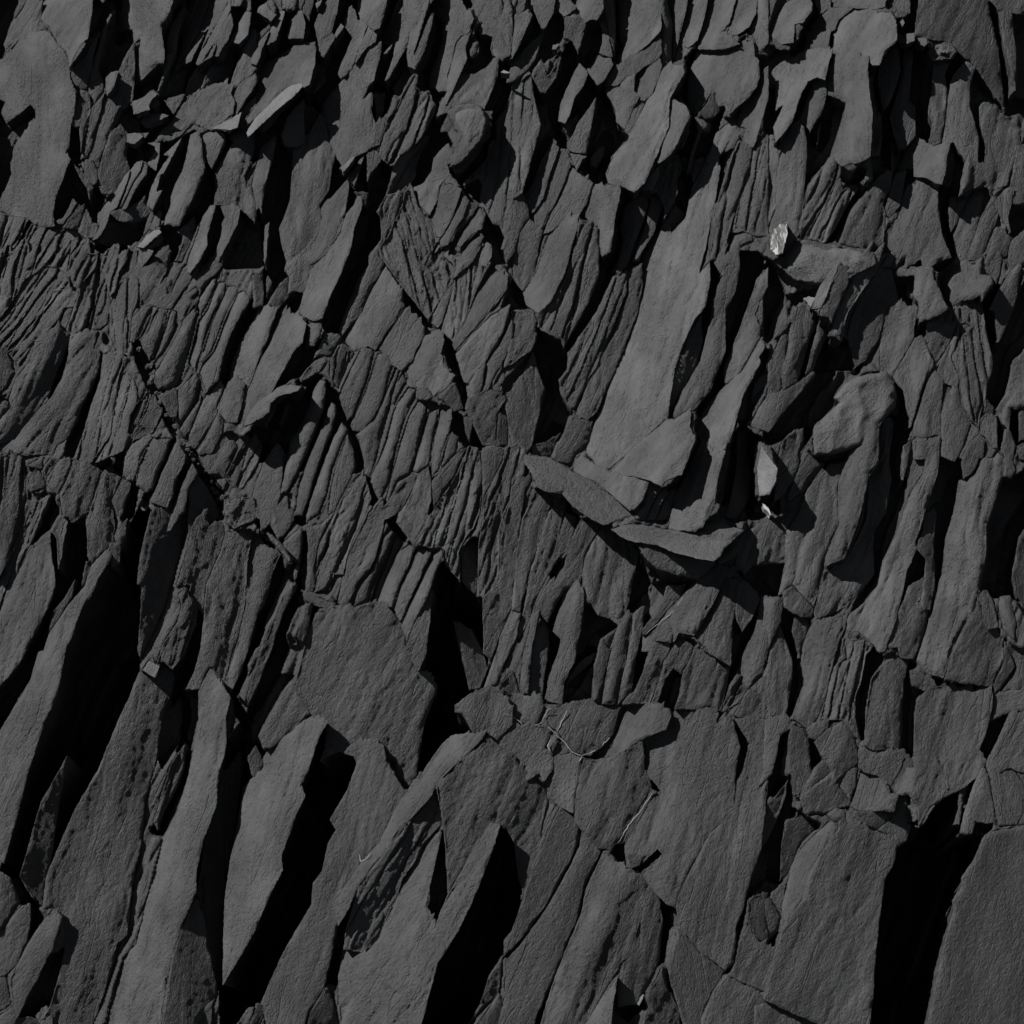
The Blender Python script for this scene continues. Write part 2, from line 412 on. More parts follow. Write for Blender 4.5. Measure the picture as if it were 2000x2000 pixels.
H; 960 1210 1000 1230 985 1350 940 1510 900 1620 925 1660 925 1780 890 1900 850 1970 820 2060 760 2140 700 2300 620 2510 550 2500 500 2420 560 2240 640 2050 690 1930 730 1770 790 1590 800 1490 860 1370
S 62 z1; 765 1480 800 1540 790 1590 740 1720 720 1850 690 1932 640 2060 560 2230 500 2400 430 2420 360 2390 320 2360 400 2100 410 2040 520 1932 640 1750 680 1620 740 1550
H; 830 1140 845 1200 830 1380 770 1450 730 1440 740 1400 790 1240
S 35; 740 1450 850 1460 830 1560 800 1550 765 1480
H; 700 1350 730 1410 740 1500 700 1580 670 1650 690 1450
S 62; 1440 1090 1485 1150 1470 1240 1440 1235 1460 1320 1380 1400 1370 1500 1310 1620 1240 1550 1220 1600 1190 1420 1270 1380 1330 1290 1340 1200 1400 1130
S 52 a5; 1090 1440 1180 1415 1220 1560 1240 1580 1310 1680 1350 1800 1330 1900 1290 1950 1240 2042 1370 2042 1420 1972 1490 2002 1500 2052 1440 2172 1300 2412 1150 2222 1080 2132 980 1992 940 1930 930 1880 950 1840 990 1800 1060 1650 1140 1440
S 40 a5; 980 1480 1140 1440 1060 1650 990 1800 950 1840 940 1640 910 1600
S 62; 1390 1400 1460 1390 1550 1430 1480 1640 1400 1780 1370 1790 1320 1640 1370 1490
S 60 r14; 1560 1440 1610 1520 1560 1660 1500 1760 1450 1850 1400 1870 1380 1820 1480 1650
S 45; 1620 1530 1680 1540 1640 1620 1540 1740 1510 1780 1590 1600
S 65 r14; 1690 1550 1730 1640 1710 1720 1640 1760 1540 1870 1510 1840 1530 1770 1650 1630
S 60 r14; 1700 1750 1720 1790 1690 1880 1640 1970 1530 1970 1560 1900 1640 1800
S 60 r14; 1740 1830 1780 1850 1780 1932 1740 2020 1680 2000 1700 1900
H; 1560 1420 1580 1390 1680 1345 1710 1420 1680 1510 1690 1550 1620 1520
H; 1730 1650 1790 1700 1840 1690 1880 1800 1840 1900 1900 1970 1780 1970 1790 1860 1740 1830 1700 1760
S 58 a4; 2070 560 2092 720 2147 940 2092 1150 2040 1340 2010 1450 1940 1500 1932 1620 1900 1800 1880 1890 1850 1880 1880 1800 1840 1700 1790 1690 1690 1500 1710 1400 1680 1345 1570 1400 1570 1375 1650 1300 1740 1200 1760 1090 1815 1060 1810 920 1880 830 1932 690 1932 620 2000 620
T 2 0
S 56; 50 -20 110 -20 90 70 50 110
H; 170 70 205 160 200 220 140 320 60 430 30 460 60 350 110 230 150 140
S 60; 0 120 100 110 150 120 100 230 60 330 0 440
H; 50 170 80 180 50 250 10 300 20 230
S 60; 120 -20 330 -20 310 100 250 210 220 240 200 160 160 60
H; 330 130 380 120 390 180 390 240 340 330 320 400 240 450 220 500 150 540 170 470 240 330 270 250 310 150
S 85 k=chip; 310 340 350 330 330 370 305 370
S 60; 340 -20 430 -20 480 60 420 110 390 120 330 50
S 66; 440 -10 590 -20 690 -20 690 60 640 150 590 150 550 170 510 100
S 54; 400 130 560 170 540 250 500 400 460 310 420 290 390 290 400 200
H; 620 150 670 200 685 300 670 400 580 500 540 520 510 480 550 330 590 200
H; 470 330 495 380 490 480 450 580 370 770 350 920 400 1050 430 1120 400 1140 330 1080 310 1040 220 1230 160 1380 80 1460 100 1340 150 1150 215 940 180 750 145 580 200 690 250 710 330 600 400 440 440 330
S 45; 160 530 220 450 250 520 260 580 330 500 370 430 330 590 250 705 210 690 150 570
S 55; 0 470 150 310 230 270 170 460 130 530 40 610 -40 620
S 70 z1; 510 480 570 560 530 660 470 740 430 880 400 930 350 910 370 780 460 570
H; 580 570 610 620 680 640 700 700 760 760 790 850 780 930 840 1000 890 1030 870 1060 770 1140 720 1180 710 1290 720 1380 680 1405 580 1360 490 1280 540 1180 560 1150 610 880 630 740 570 870 400 930 470 740 540 650
S 55; 635 735 610 880 560 1160 480 1150 425 1130 430 1090 500 930 580 820
S 28 z-4; 380 940 500 870 490 960 430 1060
S 30 z-5 r14; 640 1120 700 1095 690 1170 630 1270 590 1250 590 1200
S 60 k=chip; 430 1150 560 1180 530 1200 490 1280 450 1190
S 66; 600 480 640 420 730 430 760 490 690 610 640 640 590 580 570 520
S 22; 700 -20 760 -20 780 200 775 430 730 240 700 100
H; 760 -20 800 40 810 300 790 440 765 450 780 200
S 58; 640 150 690 120 720 240 760 430 730 430 660 400 685 320 680 220
S 70 a2; 795 -20 1100 -20 1130 180 1120 230 1030 330 930 410 830 460 790 450 840 360 810 250 810 100
S 60; 830 470 940 410 1060 320 1120 260 1130 400 1060 470 1000 500 930 560 850 600 800 650 700 640 690 620 760 500
S 24 z1 r14; 1100 -20 1165 -20 1190 120 1210 170 1200 460 1220 490 1170 560 1130 480 1130 340 1130 200
S 62; 1165 -20 1330 -20 1300 130 1250 330 1220 460 1205 440 1210 160
S 66 a2; 1340 -20 1480 -20 1450 130 1400 300 1330 360 1250 330 1310 130
S 60; 850 600 930 560 920 690 960 730 900 860 850 970 790 920 780 820 740 740 700 680 810 650
S 64; 940 560 1000 500 1070 480 1110 440 1130 500 1100 600 1060 700 1000 760 940 740 920 690
H d3; 1010 610 1070 650 1060 700 1010 700
S 55; 950 740 1010 770 960 890 900 1030 850 990 910 850
S 74 a3 z1; 1180 480 1290 520 1300 550 1240 650 1190 740 1180 960 1070 1220 1000 1380 920 1450 820 1390 730 1380 710 1310 770 1170 870 1070 890 1020 960 890 1020 760 1080 690 1120 540
S 68 a3 z1; 1190 740 1240 760 1310 800 1340 880 1300 960 1250 1080 1200 1160 1110 1230 1070 1220 1130 1080 1180 960
H; 1300 550 1325 600 1310 780 1260 770 1190 730 1240 650
H; 1390 390 1340 560 1320 640 1310 560 1360 430
H; 1370 870 1385 980 1380 1100 1340 1190 1260 1180 1250 1100 1300 960 1340 890
S 64 a2; 1340 560 1390 400 1410 370 1580 370 1720 330 1820 310 1830 420 1860 500 1870 580 1840 660 1780 740 1720 790 1640 860 1600 790 1560 800 1510 680 1460 760 1410 850 1380 870 1320 800 1330 640
S 66; 1480 -20 1690 -20 1640 170 1580 240 1720 330 1580 370 1410 370 1400 300 1450 130
S 64; 1700 -20 1850 -20 1840 100 1790 200 1700 260 1620 260 1660 150
S 62 a2; 1860 -20 1932 -20 1932 330 1850 400 1840 300 1810 250 1790 210 1850 130
H d4; 1855 50 1840 130 1800 200 1690 270 1790 180
S 35; 1850 410 1932 340 1932 420
S 64 a2; 1870 560 1932 500 1932 740 1880 920 1840 1060 1820 1110 1720 1110 1770 970 1700 940 1720 840 1800 720 1860 650
S 50; 1410 980 1430 990 1390 1110 1330 1310 1320 1310 1340 1200
H; 1420 1000 1500 1020 1500 1130 1460 1200 1390 1190
S 40 r20; 1380 890 1460 890 1500 940 1490 1000 1430 1000 1390 980
S 35; 1500 770 1520 680 1570 800 1580 830 1520 890 1460 900 1420 860
H; 1520 680 1570 810 1580 830 1540 930 1510 1080 1490 990 1510 900
S 70 a3 z-1; 1660 920 1700 950 1650 1040 1560 1180 1550 1250 1570 1270 1530 1520 1490 1700 1460 1880 1440 1932 1410 2072 1490 1982 1495 2112 1460 2312 1380 2402 1290 2592 1230 2762 1190 3012 1180 3112 1050 3262 900 3382 720 3552 650 3522 560 3412 600 3282 640 3152 760 2862 870 2582 960 2352 985 1992 975 1932 1060 1800 1130 1720 1200 1765 1310 1650 1330 1560 1360 1420 1420 1310 1500 1130 1540 1010 1620 940
S 52 a5; 1710 1060 1830 1110 1830 1200 1760 1400 1680 1600 1640 1750 1600 1900 1540 1970 1490 1970 1510 1740 1560 1500 1600 1350 1660 1160
H; 1600 1190 1665 1150 1640 1290 1590 1420 1550 1520 1535 1500 1580 1330
S 56 a4; 1830 1100 1932 1030 1932 1780 1840 1780 1740 1740 1640 1760 1700 1560 1800 1330
S 60 r26; 1630 1740 1740 1740 1820 1760 1830 1830 1700 1880 1680 1932 1600 1970 1640 1830; knobbly_stone; crumbly pale knob of rock left of the striped shiny flake
S 60; 310 1050 350 1130 290 1290 230 1500 150 1620 100 1540 90 1490 160 1380 220 1220
S 58; 360 1130 420 1150 440 1260 370 1430 300 1580 220 1720 190 1700 150 1630 240 1480 300 1290
S 60; 450 1260 540 1340 610 1380 560 1540 500 1630 440 1620 360 1700 280 1750 240 1760 300 1590 380 1420
S 66; 630 1390 700 1410 800 1380 820 1440 780 1620 760 1780 740 1900 680 1932 640 1750 620 1700 560 1640 510 1620 570 1540
S 66 z.4; 390 1640 500 1640 490 1720 450 1850 430 1932 400 2052 300 2262 200 2362 150 2332 110 2302 85 2202 190 2042 230 1900 290 1750
S 48; 130 1660 190 1710 230 1740 200 1860 190 1960 180 2032 80 2192 30 2152 10 2062 0 1950 60 1760
S 45; 0 1510 80 1460 120 1560 130 1650 60 1750 30 1900 -40 1980 -60 1900
H; 830 1450 860 1440 850 1530 830 1620 810 1760 800 1840 760 1932 730 1932 770 1760 770 1600
H; 900 1370 900 1470 960 1450 870 1550 850 1580 870 1480
S 55; 1000 1440 1030 1490 1010 1620 940 1800 880 1970 800 1970 840 1830 820 1700 850 1570 960 1450
H d6; 1050 1490 1010 1680 950 1850 900 1970 870 1970 960 1750 1030 1500
S 52; 1050 1490 1100 1490 1140 1560 1110 1640 1060 1780 980 1900 960 1970 910 1970 960 1830 1020 1660
H; 1140 1570 1165 1570 1160 1640 1100 1760 1040 1830 990 1932 960 1940 1060 1770
S 52 a5; 1120 1500 1110 1400 1200 1190 1250 1170 1280 1280 1240 1360 1250 1450 1200 1560 1150 1650 1150 1550
S 32 z-3; 1160 1660 1230 1550 1290 1600 1300 1640 1200 1750 1130 1720
H; 1270 1300 1360 1360 1330 1560 1310 1620 1260 1530 1240 1400
S 35 z-3; 1260 1190 1330 1200 1330 1300 1290 1300
S 40 z-2; 1390 1200 1460 1200 1430 1290 1370 1390 1360 1330
S 50; 1120 1230 1110 1330 1060 1440 980 1430 1060 1300
T 3 0
S 66; 130 30 230 -20 330 20 330 80 260 170 200 180 190 320 100 330 0 260 60 130
H; 360 20 380 90 370 150 320 190 270 190 310 120 330 70
S 66; 390 110 480 60 600 60 640 60 530 150 500 230 470 240 330 240 320 200 360 160
S 58; 340 -20 470 -20 470 60 390 110
S 64; 480 -20 900 -20 880 50 830 60 800 70 640 60 490 50
S 68 a3; 540 160 640 70 800 80 820 100 930 100 970 200 970 300 880 380 840 490 790 490 740 430 560 420 480 400 500 230
H d5; 480 230 500 240 470 390 455 380
H d6; 280 240 310 240 280 370 200 430 195 350 230 330 260 350
S 50 k=chip; 930 60 1060 100 1020 130 970 130
S 70 k=chip; 1010 125 1030 170 1010 215 975 170
H; 970 170 1060 120 1130 100 1105 240 1040 270 980 230
H; 1075 -20 1140 -20 1140 80 1080 90
S 58; 900 -20 1070 -20 1070 100 990 80 910 50
S 42 a2; 1145 -20 1650 -20 1660 40 1680 150 1740 400 1760 600 1790 840 1600 560 1560 510 1430 380 1330 310 1230 300 1110 260 1120 130
H; 1660 40 1720 80 1740 150 1770 300 1830 510 1860 650 1880 770 1890 960 1790 850 1770 600 1740 420 1700 230
S 45; 1740 90 1840 90 1850 250 1870 360 1870 680 1840 560 1780 330
H; 1830 100 1990 130 1990 1000 1890 970 1880 700 1870 400 1850 200
S 45; 1660 -20 1990 -20 1990 120 1740 80
S 72 z3 r30 a4 k=boulder; 1240 310 1330 310 1400 340 1425 390 1380 450 1250 460 1200 420 1200 380 1240 360; rough_stone; rough lumpy pale stone near the top right corner
S 70 z1 k=chip; 1110 290 1190 290 1200 320 1180 350 1110 320
S 80 z1 k=chip; 975 250 1040 300 1045 260 1100 250 1105 300 1050 330 990 320
S 64; 290 250 470 240 450 390 350 370 280 390
S 70 a2; -40 440 180 440 270 390 360 365 480 400 450 500 430 600 370 580 300 610 250 700 180 920 120 1000 60 1070 40 960 120 790 60 830 50 650 20 660 -40 740
H; 20 740 50 650 60 820 125 780 40 1010 0 1000 0 840
H; 300 600 370 580 430 600 345 630 280 780 240 900 180 920 260 680
S 58; 345 620 440 610 440 700 420 820 320 990 270 940 230 960 240 890 290 760
H; 440 720 585 770 570 900 530 1020 490 1190 430 1230 380 1270 300 1350 270 1420 280 1200 300 1060 270 950 325 1000 410 830
S 40; 400 920 380 1060 370 1090 375 990
S 58; 200 920 270 960 290 1080 290 1180 270 1430 250 1730 200 1840 130 1932 0 1750 60 1580 60 1400 80 1200 150 1020 175 960
S 56; 0 1030 60 1080 80 1200 70 1400 60 1560 0 1700 -60 1780 -100 1700 -60 1400 -40 1100
S 64 a2; 480 410 560 420 700 420 760 450 750 520 770 740 790 850 770 1180 700 1220 550 1250 490 1190 530 1020 570 900 590 770 450 710 440 600
H; 770 450 830 520 835 650 860 800 920 980 930 1050 930 1310 880 1310 800 1360 780 1240 770 1050 790 850 760 600
S 55; 860 460 980 330 990 470 1000 530 950 680 900 800 870 830 830 640 840 530
H; 990 350 1025 360 1025 530 960 740 900 880 880 850 950 690 990 520 970 470
S 54; 1030 360 1080 350 1100 370 1080 560 1060 780 1110 800 1110 1030 1050 1100 990 1130 950 1020 920 890 970 730 1020 530
H; 1110 350 1180 360 1240 470 1245 650 1215 840 1245 930 1220 1090 1130 1040 1110 960 1120 790 1065 770 1080 500
S 48 a3; 1250 460 1380 450 1330 560 1350 690 1330 900 1300 1080 1240 1110 1220 1060 1245 930 1210 850 1240 660
H; 1440 380 1480 430 1380 590 1370 680 1330 730 1350 690 1325 570
S 56 a3; 1390 590 1480 470 1560 520 1520 640 1520 800 1590 1040 1580 1230 1490 1220 1400 1070 1310 1090 1330 900 1370 690
H; 1570 540 1640 620 1790 840 1900 970 1860 970 1740 860 1640 770 1595 800 1600 1000 1640 1090 1630 1230 1590 1230 1590 1050 1520 830 1515 650
S 48 a3; 1630 770 1700 800 1800 930 1900 980 1905 1060 1870 1200 1830 1310 1800 1400 1690 1440 1640 1390 1510 1440 1440 1480 1480 1250 1500 1210 1630 1235 1645 1090 1610 960 1595 810
S 42; 1880 1130 1990 1050 1990 1540 1860 1540 1800 1500 1830 1400 1850 1270
S 64 z1; 1120 1035 1190 1080 1250 1110 1310 1090 1380 1060 1350 1180 1340 1290 1310 1390 1270 1380 1190 1340 1100 1330 1100 1280 1050 1270 990 1280 1030 1150
H; 1380 1060 1440 1160 1490 1200 1460 1390 1430 1480 1370 1490 1350 1580 1380 1750 1420 1932 1380 1932 1310 1750 1280 1550 1280 1390 1310 1400 1350 1200
S 46; 850 1320 940 1300 920 1420 860 1560 890 1600 870 1830 800 1900 700 1880 540 1840 600 1680 640 1590 750 1440 800 1370
H; 750 1430 640 1590 560 1790 490 1860 440 1830 530 1690 580 1560 690 1470
S 46 a5; 300 1400 400 1270 490 1190 550 1270 560 1440 700 1400 600 1540 520 1700 430 1840 300 1810 250 1840 240 1780 260 1560
H; 560 1290 640 1310 690 1240 740 1270 700 1350 640 1360 570 1350
S 40; 550 1250 770 1190 790 1350 720 1390 750 1270 690 1240 640 1300
S 35 z-3; 930 1060 960 1100 1020 1160 990 1270 930 1300
H; 880 1320 920 1310 950 1320 880 1600 865 1570
H; 1050 1270 1110 1330 1040 1410 1000 1560 1030 1360
S 52; 960 1320 1040 1290 1020 1420 990 1560 920 1640 880 1600 920 1440
S 54 a3; 1050 1400 1190 1350 1280 1390 1280 1560 1310 1760 1380 1940 1040 1940 870 1900 880 1750 980 1640 1010 1500
S 50; 1380 1490 1450 1490 1490 1530 1430 1680 1380 1750 1350 1600
S 50; 1560 1450 1640 1430 1600 1620 1560 1760 1500 1932 1420 1932 1390 1770 1440 1660 1500 1540
S 46; 1690 1540 1750 1590 1720 1690 1640 1880 1590 1970 1500 1970 1560 1790 1620 1640
S 40; 1720 1730 1830 1820 1800 1932 1640 1970 1680 1850
S 50; 1700 1530 1800 1420 1860 1430 1830 1560 1810 1640 1830 1750 1740 1600
H; 1840 1570 1990 1560 1990 1680 1840 1780 1820 1720
S 52; 1990 1690 1990 1970 1810 1970 1830 1830
S 130 z5 k=shiny; 10 1810 40 1740 100 1685 140 1690 145 1760 110 1910 60 1920 20 1880; shiny_flake; small shiny white flake with dark stripes, above the broad rounded stone at right
H; 145 1720 190 1800 190 1870 110 1932 140 1810
S 70 z4.5 r34 k=boulder; 125 1920 220 1825 300 1812 420 1845 550 1858 700 1880 800 1900 820 2000 640 2090 430 2160 330 2152 200 2112 130 2060 88 1990; rounded_stone; broad smooth rounded stone with a pale top, just below the shiny striped flake
T 0 1
S 52 a6; -40 0 280 0 230 140 190 190 60 390 0 470 -40 480
S 52 a5; 200 190 330 70 450 90 520 180 530 250 400 270 330 380 220 560 130 700 60 720 -40 650 -40 470 60 400
S 52 a5; 400 275 520 250 590 280 560 380 480 400 440 510 390 620 270 640 200 740 140 830 70 740 130 705 220 565 330 385
S 50 a3; 270 640 440 520 480 560 520 630 480 760 400 930 370 1050 320 1130 190 1270 100 1390 -40 1430 -40 1280 90 1140 70 1080 120 930 230 790
H; 530 630 510 740 460 920 380 1060 370 1040 400 920 480 720
S 42; -40 680 50 740 100 800 110 880 60 1000 -40 1060
S 46 r12; -40 1110 40 1080 70 1110 70 1150 0 1230 -40 1240
S 54 a3; 530 605 620 575 740 565 700 700 760 740 740 880 620 1130 560 1280 500 1380 430 1430 400 1500 120 1500 -40 1480 -40 1440 110 1390 200 1270 320 1140 400 1050 470 920 520 740
H; 760 740 775 800 740 960 680 1130 600 1370 550 1500 510 1500 550 1330 620 1130 730 900
S 54 a4; 780 740 860 720 940 780 890 950 860 1150 830 1350 780 1430 690 1560 560 1530 620 1370 690 1120 760 930
S 52 a4; 900 920 960 870 1010 940 1050 1090 990 1200 960 1330 1000 1370 930 1460 860 1500 720 1560 820 1400 860 1200
S 50 a8; 540 160 720 80 790 150 830 240 830 340 820 510 740 560 620 570 540 600 500 560 560 390 600 280
S 58 a5; 830 390 870 270 950 180 1000 140 1050 200 1040 300 1000 440 990 560 970 660 960 730 880 700 830 600
S 52 a7; 285 0 520 0 500 130 450 90 340 70 240 150
S 50 a7; 530 0 740 0 720 80 600 240 540 180 520 120
S 55 a4; 745 0 890 0 960 30 900 120 870 260 830 300 790 140 740 70
S 54; 910 20 1030 50 1110 70 1160 0 1290 0 1250 130 1190 250 1130 370 1060 400 1060 300 1050 180 960 130
S 52; 1250 170 1255 300 1300 270 1380 100 1440 40 1490 60 1500 120 1440 190 1380 260 1300 400 1190 390 1140 360 1190 240
S 56; 1500 120 1560 90 1600 0 1690 0 1660 100 1590 170 1510 270 1480 230 1400 280 1440 190
S 58 r16; 1600 160 1640 160 1630 220 1560 380 1510 460 1490 400 1500 320 1560 220
S 56 r16; 1650 200 1710 200 1700 280 1620 420 1560 580 1510 760 1480 880 1420 800 1470 640 1500 500 1570 400
S 60 r16; 1720 230 1780 230 1790 270 1720 400 1660 560 1600 720 1530 800 1500 800 1580 570 1630 420
S 62 r16; 1800 280 1840 265 1890 310 1880 350 1830 420 1740 600 1690 740 1650 930 1560 1030 1510 880 1540 800 1620 720 1690 520
H; 1880 350 1932 390 1932 450 1850 600 1780 700 1740 830 1710 960 1660 930 1690 730 1760 570
S 48 r16; 1470 370 1490 440 1470 560 1440 680 1380 880 1340 980 1270 1010 1200 1000 1170 890 1270 720 1350 570 1390 480
S 50 r16; 1200 390 1270 400 1250 520 1180 720 1130 790 1080 700 1060 640 1120 560 1160 450
S 44 r12; 1290 410 1340 420 1320 560 1260 690 1150 830 1140 800 1200 700 1250 560
S 48 a5; 1060 400 1150 380 1130 480 1080 600 1010 650 980 640 1000 470
H d5; 1030 650 1090 700 1170 900 1220 1030 1330 1290 1430 1440 1540 1620 1660 1770 1760 1900 1700 1920 1560 1740 1440 1540 1310 1330 1200 1120 1130 980 1050 800
S 50 r12; 1130 1010 1120 1080 1060 1230 990 1340 970 1300 1040 1140
S 45; 1150 1050 1230 1180 1180 1290 1050 1280 1110 1180
S 38; 1070 1290 1190 1280 1160 1330 1000 1400 1010 1350
S 50; 1000 1420 1130 1345 1150 1360 1060 1520 1010 1700 960 1690 930 1640 950 1470
H; 910 1470 945 1480 930 1600 900 1660 890 1640
S 55 r14; 1150 1370 1230 1380 1290 1380 1250 1520 1190 1640 1160 1760 1110 1790 1030 1730 1050 1580 1110 1440
H; 1280 1420 1330 1420 1290 1500 1220 1650 1180 1760 1140 1850 1080 1970 1050 1970 1120 1800 1180 1640 1250 1500
S 52; 1340 1410 1400 1510 1390 1560 1340 1660 1310 1800 1260 1900 1140 1860 1190 1740 1240 1620
H; 1400 1530 1440 1560 1420 1650 1350 1760 1290 1932 1250 1932 1310 1790 1350 1650
S 50; 1450 1570 1490 1640 1420 1760 1400 1932 1290 1970 1360 1760
S 28 z-3; 1490 1660 1560 1740 1620 1850 1660 1970 1420 1970 1430 1760
S 42; 1250 1040 1330 1000 1350 1100 1330 1220 1280 1210 1210 1060
S 48 r12; 1350 1010 1480 880 1510 940 1490 1060 1420 1200 1350 1300 1320 1240
S 46 r10; 1500 1100 1530 1000 1500 1180 1440 1340 1400 1370 1360 1310 1420 1210
S 50; 1540 1080 1650 940 1690 980 1650 1100 1640 1180 1540 1380 1480 1460 1420 1440 1430 1350 1500 1180
S 48; 1640 1200 1690 1270 1680 1330 1610 1480 1500 1500 1490 1470 1560 1380
S 46; 1500 1510 1690 1350 1790 1450 1740 1560 1690 1680 1570 1650
S 55; 1700 990 1780 900 1850 960 1830 1100 1790 1250 1720 1260 1640 1150
S 46 a4; 1810 1470 1932 1340 1980 1450 1930 1600 1830 1760 1760 1740 1700 1690 1760 1560
S 43 a7; -40 1510 120 1500 190 1530 190 1640 200 1760 220 1932 130 2170 0 2410 -40 2430
S 40; 200 1580 330 1520 320 1600 280 1610 330 1680 350 1740 230 1780 220 1690 270 1600
S 42; 330 1600 380 1530 430 1540 400 1600 340 1680
S 48; 450 1540 530 1520 540 1570 490 1700 440 1800 360 1740 400 1640
S 42 a2; 560 1560 660 1560 760 1620 740 1750 690 1932 480 1970 450 1810 520 1690
S 37 a3; 770 1640 880 1640 915 1670 900 1720 840 1850 860 1960 870 2060 850 2140 920 2152 900 2322 840 2352 840 2242 760 2252 700 2322 660 2262 660 2132 650 1992 670 1950 720 1800
S 46; 920 1700 1000 1680 980 1760 930 1932 900 1980 845 1850
H; 1000 1720 1030 1730 980 1970 920 1970
S 48 a5; 200 1660 240 1780 270 1830 390 1820 360 1900 320 1950 310 2020 200 2230 110 2450 0 2720 -40 2730 -40 2450 20 2370 135 2170 225 1940 200 1780
H; 380 1830 430 1900 430 1970 360 1970
H; 740 1560 830 1550 780 1590
T 1 1
S 58; 20 385 160 395 80 640 0 830 -60 1000 -110 1240 -140 1230 -100 1080 -80 950 -210 980 -180 800 -130 680 0 440
S 64; 180 400 260 440 330 450 380 510 375 520 350 650 280 720 200 870 110 1040 60 1060 0 1120 -100 1260 -60 1010 10 830 90 640
H; 380 510 395 520 385 600 360 680 300 740 220 860 130 1040 110 1060 200 860 280 730 345 650
H; 300 740 370 680 480 640 470 740 360 870 250 920 150 1020 220 870
S 58 r14; 390 520 460 485 500 510 490 600 440 680 370 680 390 590
S 40 a3; 520 590 620 590 640 640 570 760 470 760 430 780 480 680
S 45; 450 790 520 760 540 800 480 870 340 950 330 930 370 870
S 40 a6; 560 790 640 640 740 740 700 800 640 930 620 1000 560 900
S 75 z5 r12 k=flake; 340 985 330 1010 260 1040 170 1060 110 1110 100 1180 30 1230 -30 1260 -90 1290 -70 1220 0 1120 90 1050 190 985 270 970; curved_stone; pale curved stone like a bent finger above a black hollow, left of centre
H; 350 1000 300 1040 180 1060 110 1110 100 1190 0 1290 -30 1380 0 1470 60 1550 180 1400 220 1470 300 1400 420 1090 480 920 400 930 320 950
S 60; 250 1095 250 1130 190 1280 180 1270 210 1170
S 54; 240 20 420 0 410 120 400 280 330 420 360 280 300 265 240 290 250 160 230 120
S 45; -30 150 50 120 60 380 -20 390
S 45; 90 150 120 200 80 310 80 180
S 42; 90 360 180 210 240 160 250 300 170 400
H; 240 290 300 265 355 280 330 440 260 450 185 400 230 350
S 52; 850 0 930 0 970 70 880 230 790 440 650 600 620 590 700 350 780 160 850 70
S 56; 980 80 1110 290 1120 380 1000 560 900 710 850 680 740 720 650 630 800 430 890 230
S 58; 1130 390 1270 540 1260 620 1200 720 1180 800 1090 860 1030 820 960 730 930 700 1010 560
S 60; 1280 600 1390 570 1420 640 1390 740 1440 860 1500 900 1440 980 1340 1070 1300 1010 1220 990 1150 900 1130 860 1200 740
S 52; 1500 190 1440 380 1400 510 1370 540 1310 490 1440 260
S 58 a4; 1330 0 1450 0 1560 0 1760 0 1740 80 1660 240 1570 500 1490 650 1400 560 1470 330 1510 120 1480 50
S 62; 1790 80 1820 120 1900 160 1890 250 1830 340 1740 440 1500 710 1480 660 1580 500 1660 300
S 54; 1915 370 1900 460 1830 650 1740 790 1600 960 1570 950 1510 740 1650 580 1780 450
S 54; 1932 480 1940 600 1860 800 1760 1000 1700 1050 1740 820 1850 650
S 50; 1730 810 1720 900 1690 1040 1600 1080 1590 1000 1660 880
H d7; 1400 560 1450 640 1510 760 1570 950 1590 1080 1580 1160 1560 1130 1520 960 1470 800
H d6; 930 0 1000 90 1090 220 1160 320 1290 500 1330 600 1280 550 1130 380 1080 260 960 50
S 42; 1600 1070 1800 1010 1880 1080 1820 1200 1810 1430 1710 1430 1630 1250 1580 1150
S 42; 1370 1070 1480 960 1520 1000 1560 1150 1500 1170 1430 1110
S 45; 1570 1220 1640 1230 1610 1380 1580 1330
H; 1490 1200 1560 1230 1610 1390 1640 1250 1710 1440 1600 1440 1570 1400 1480 1330 1470 1290
S 18; 1830 1200 1900 1110 1900 1430 1820 1430
S 60 r16; 480 925 525 950 530 1010 510 1150 450 1320 390 1470 330 1600 240 1780 180 1800 200 1650 220 1560 260 1400 330 1300 420 1080 440 980
S 60 r18; 570 1110 600 1130 605 1200 570 1330 500 1500 430 1720 400 1840 350 1960 290 1960 320 1720 370 1580 480 1330 540 1160
S 55 r14; 650 1260 690 1310 680 1360 640 1440 580 1600 540 1800 480 1950 380 1960 430 1800 500 1600 590 1370
S 55 r14; 690 1340 740 1480 750 1600 720 1690 640 1830 590 1932 540 1960 560 1780 610 1560 660 1430
H; 560 1010 620 1060 660 1150 720 1280 780 1400 810 1560 830 1680 900 1800 940 1860 890 1870 840 1760 830 1690 760 1620 740 1480 690 1320 620 1180 590 1110 540 1060
H d6; 530 960 560 1050 600 1110 540 1150 480 1340 370 1580 330 1600 400 1470 510 1170
H d6; 610 1160 650 1250 590 1370 500 1600 400 1850 380 1932 350 1932 430 1720 570 1340
S 52 r16; 800 690 880 690 890 740 850 900 790 1080 730 1230 690 1240 630 1070 640 1010 700 880
S 54 r18; 920 735 990 740 1040 820 1000 940 960 1080 900 1220 800 1330 730 1320 720 1260 800 1080 870 880
S 50 r12; 1060 830 1090 860 1050 1000 1000 1170 960 1330 900 1560 850 1680 820 1660 820 1560 780 1390 760 1350 900 1240 970 1080 1020 930
S 50 r12; 1110 870 1140 950 1110 1000 1040 1130 1020 1100 1060 960
S 55 r16; 1150 990 1210 1010 1190 1080 1120 1240 1070 1420 1030 1550 1010 1700 940 1860 850 1700 920 1560 980 1390 1030 1200 1070 1100
S 52 r16; 1220 1090 1290 1080 1290 1180 1250 1340 1190 1560 1160 1650 1060 1700 1000 1860 960 1900 1010 1720 1060 1530 1090 1400 1150 1220
S 60 r14; 1300 1190 1360 1150 1370 1200 1330 1400 1310 1580 1230 1640 1180 1620 1230 1460 1270 1320
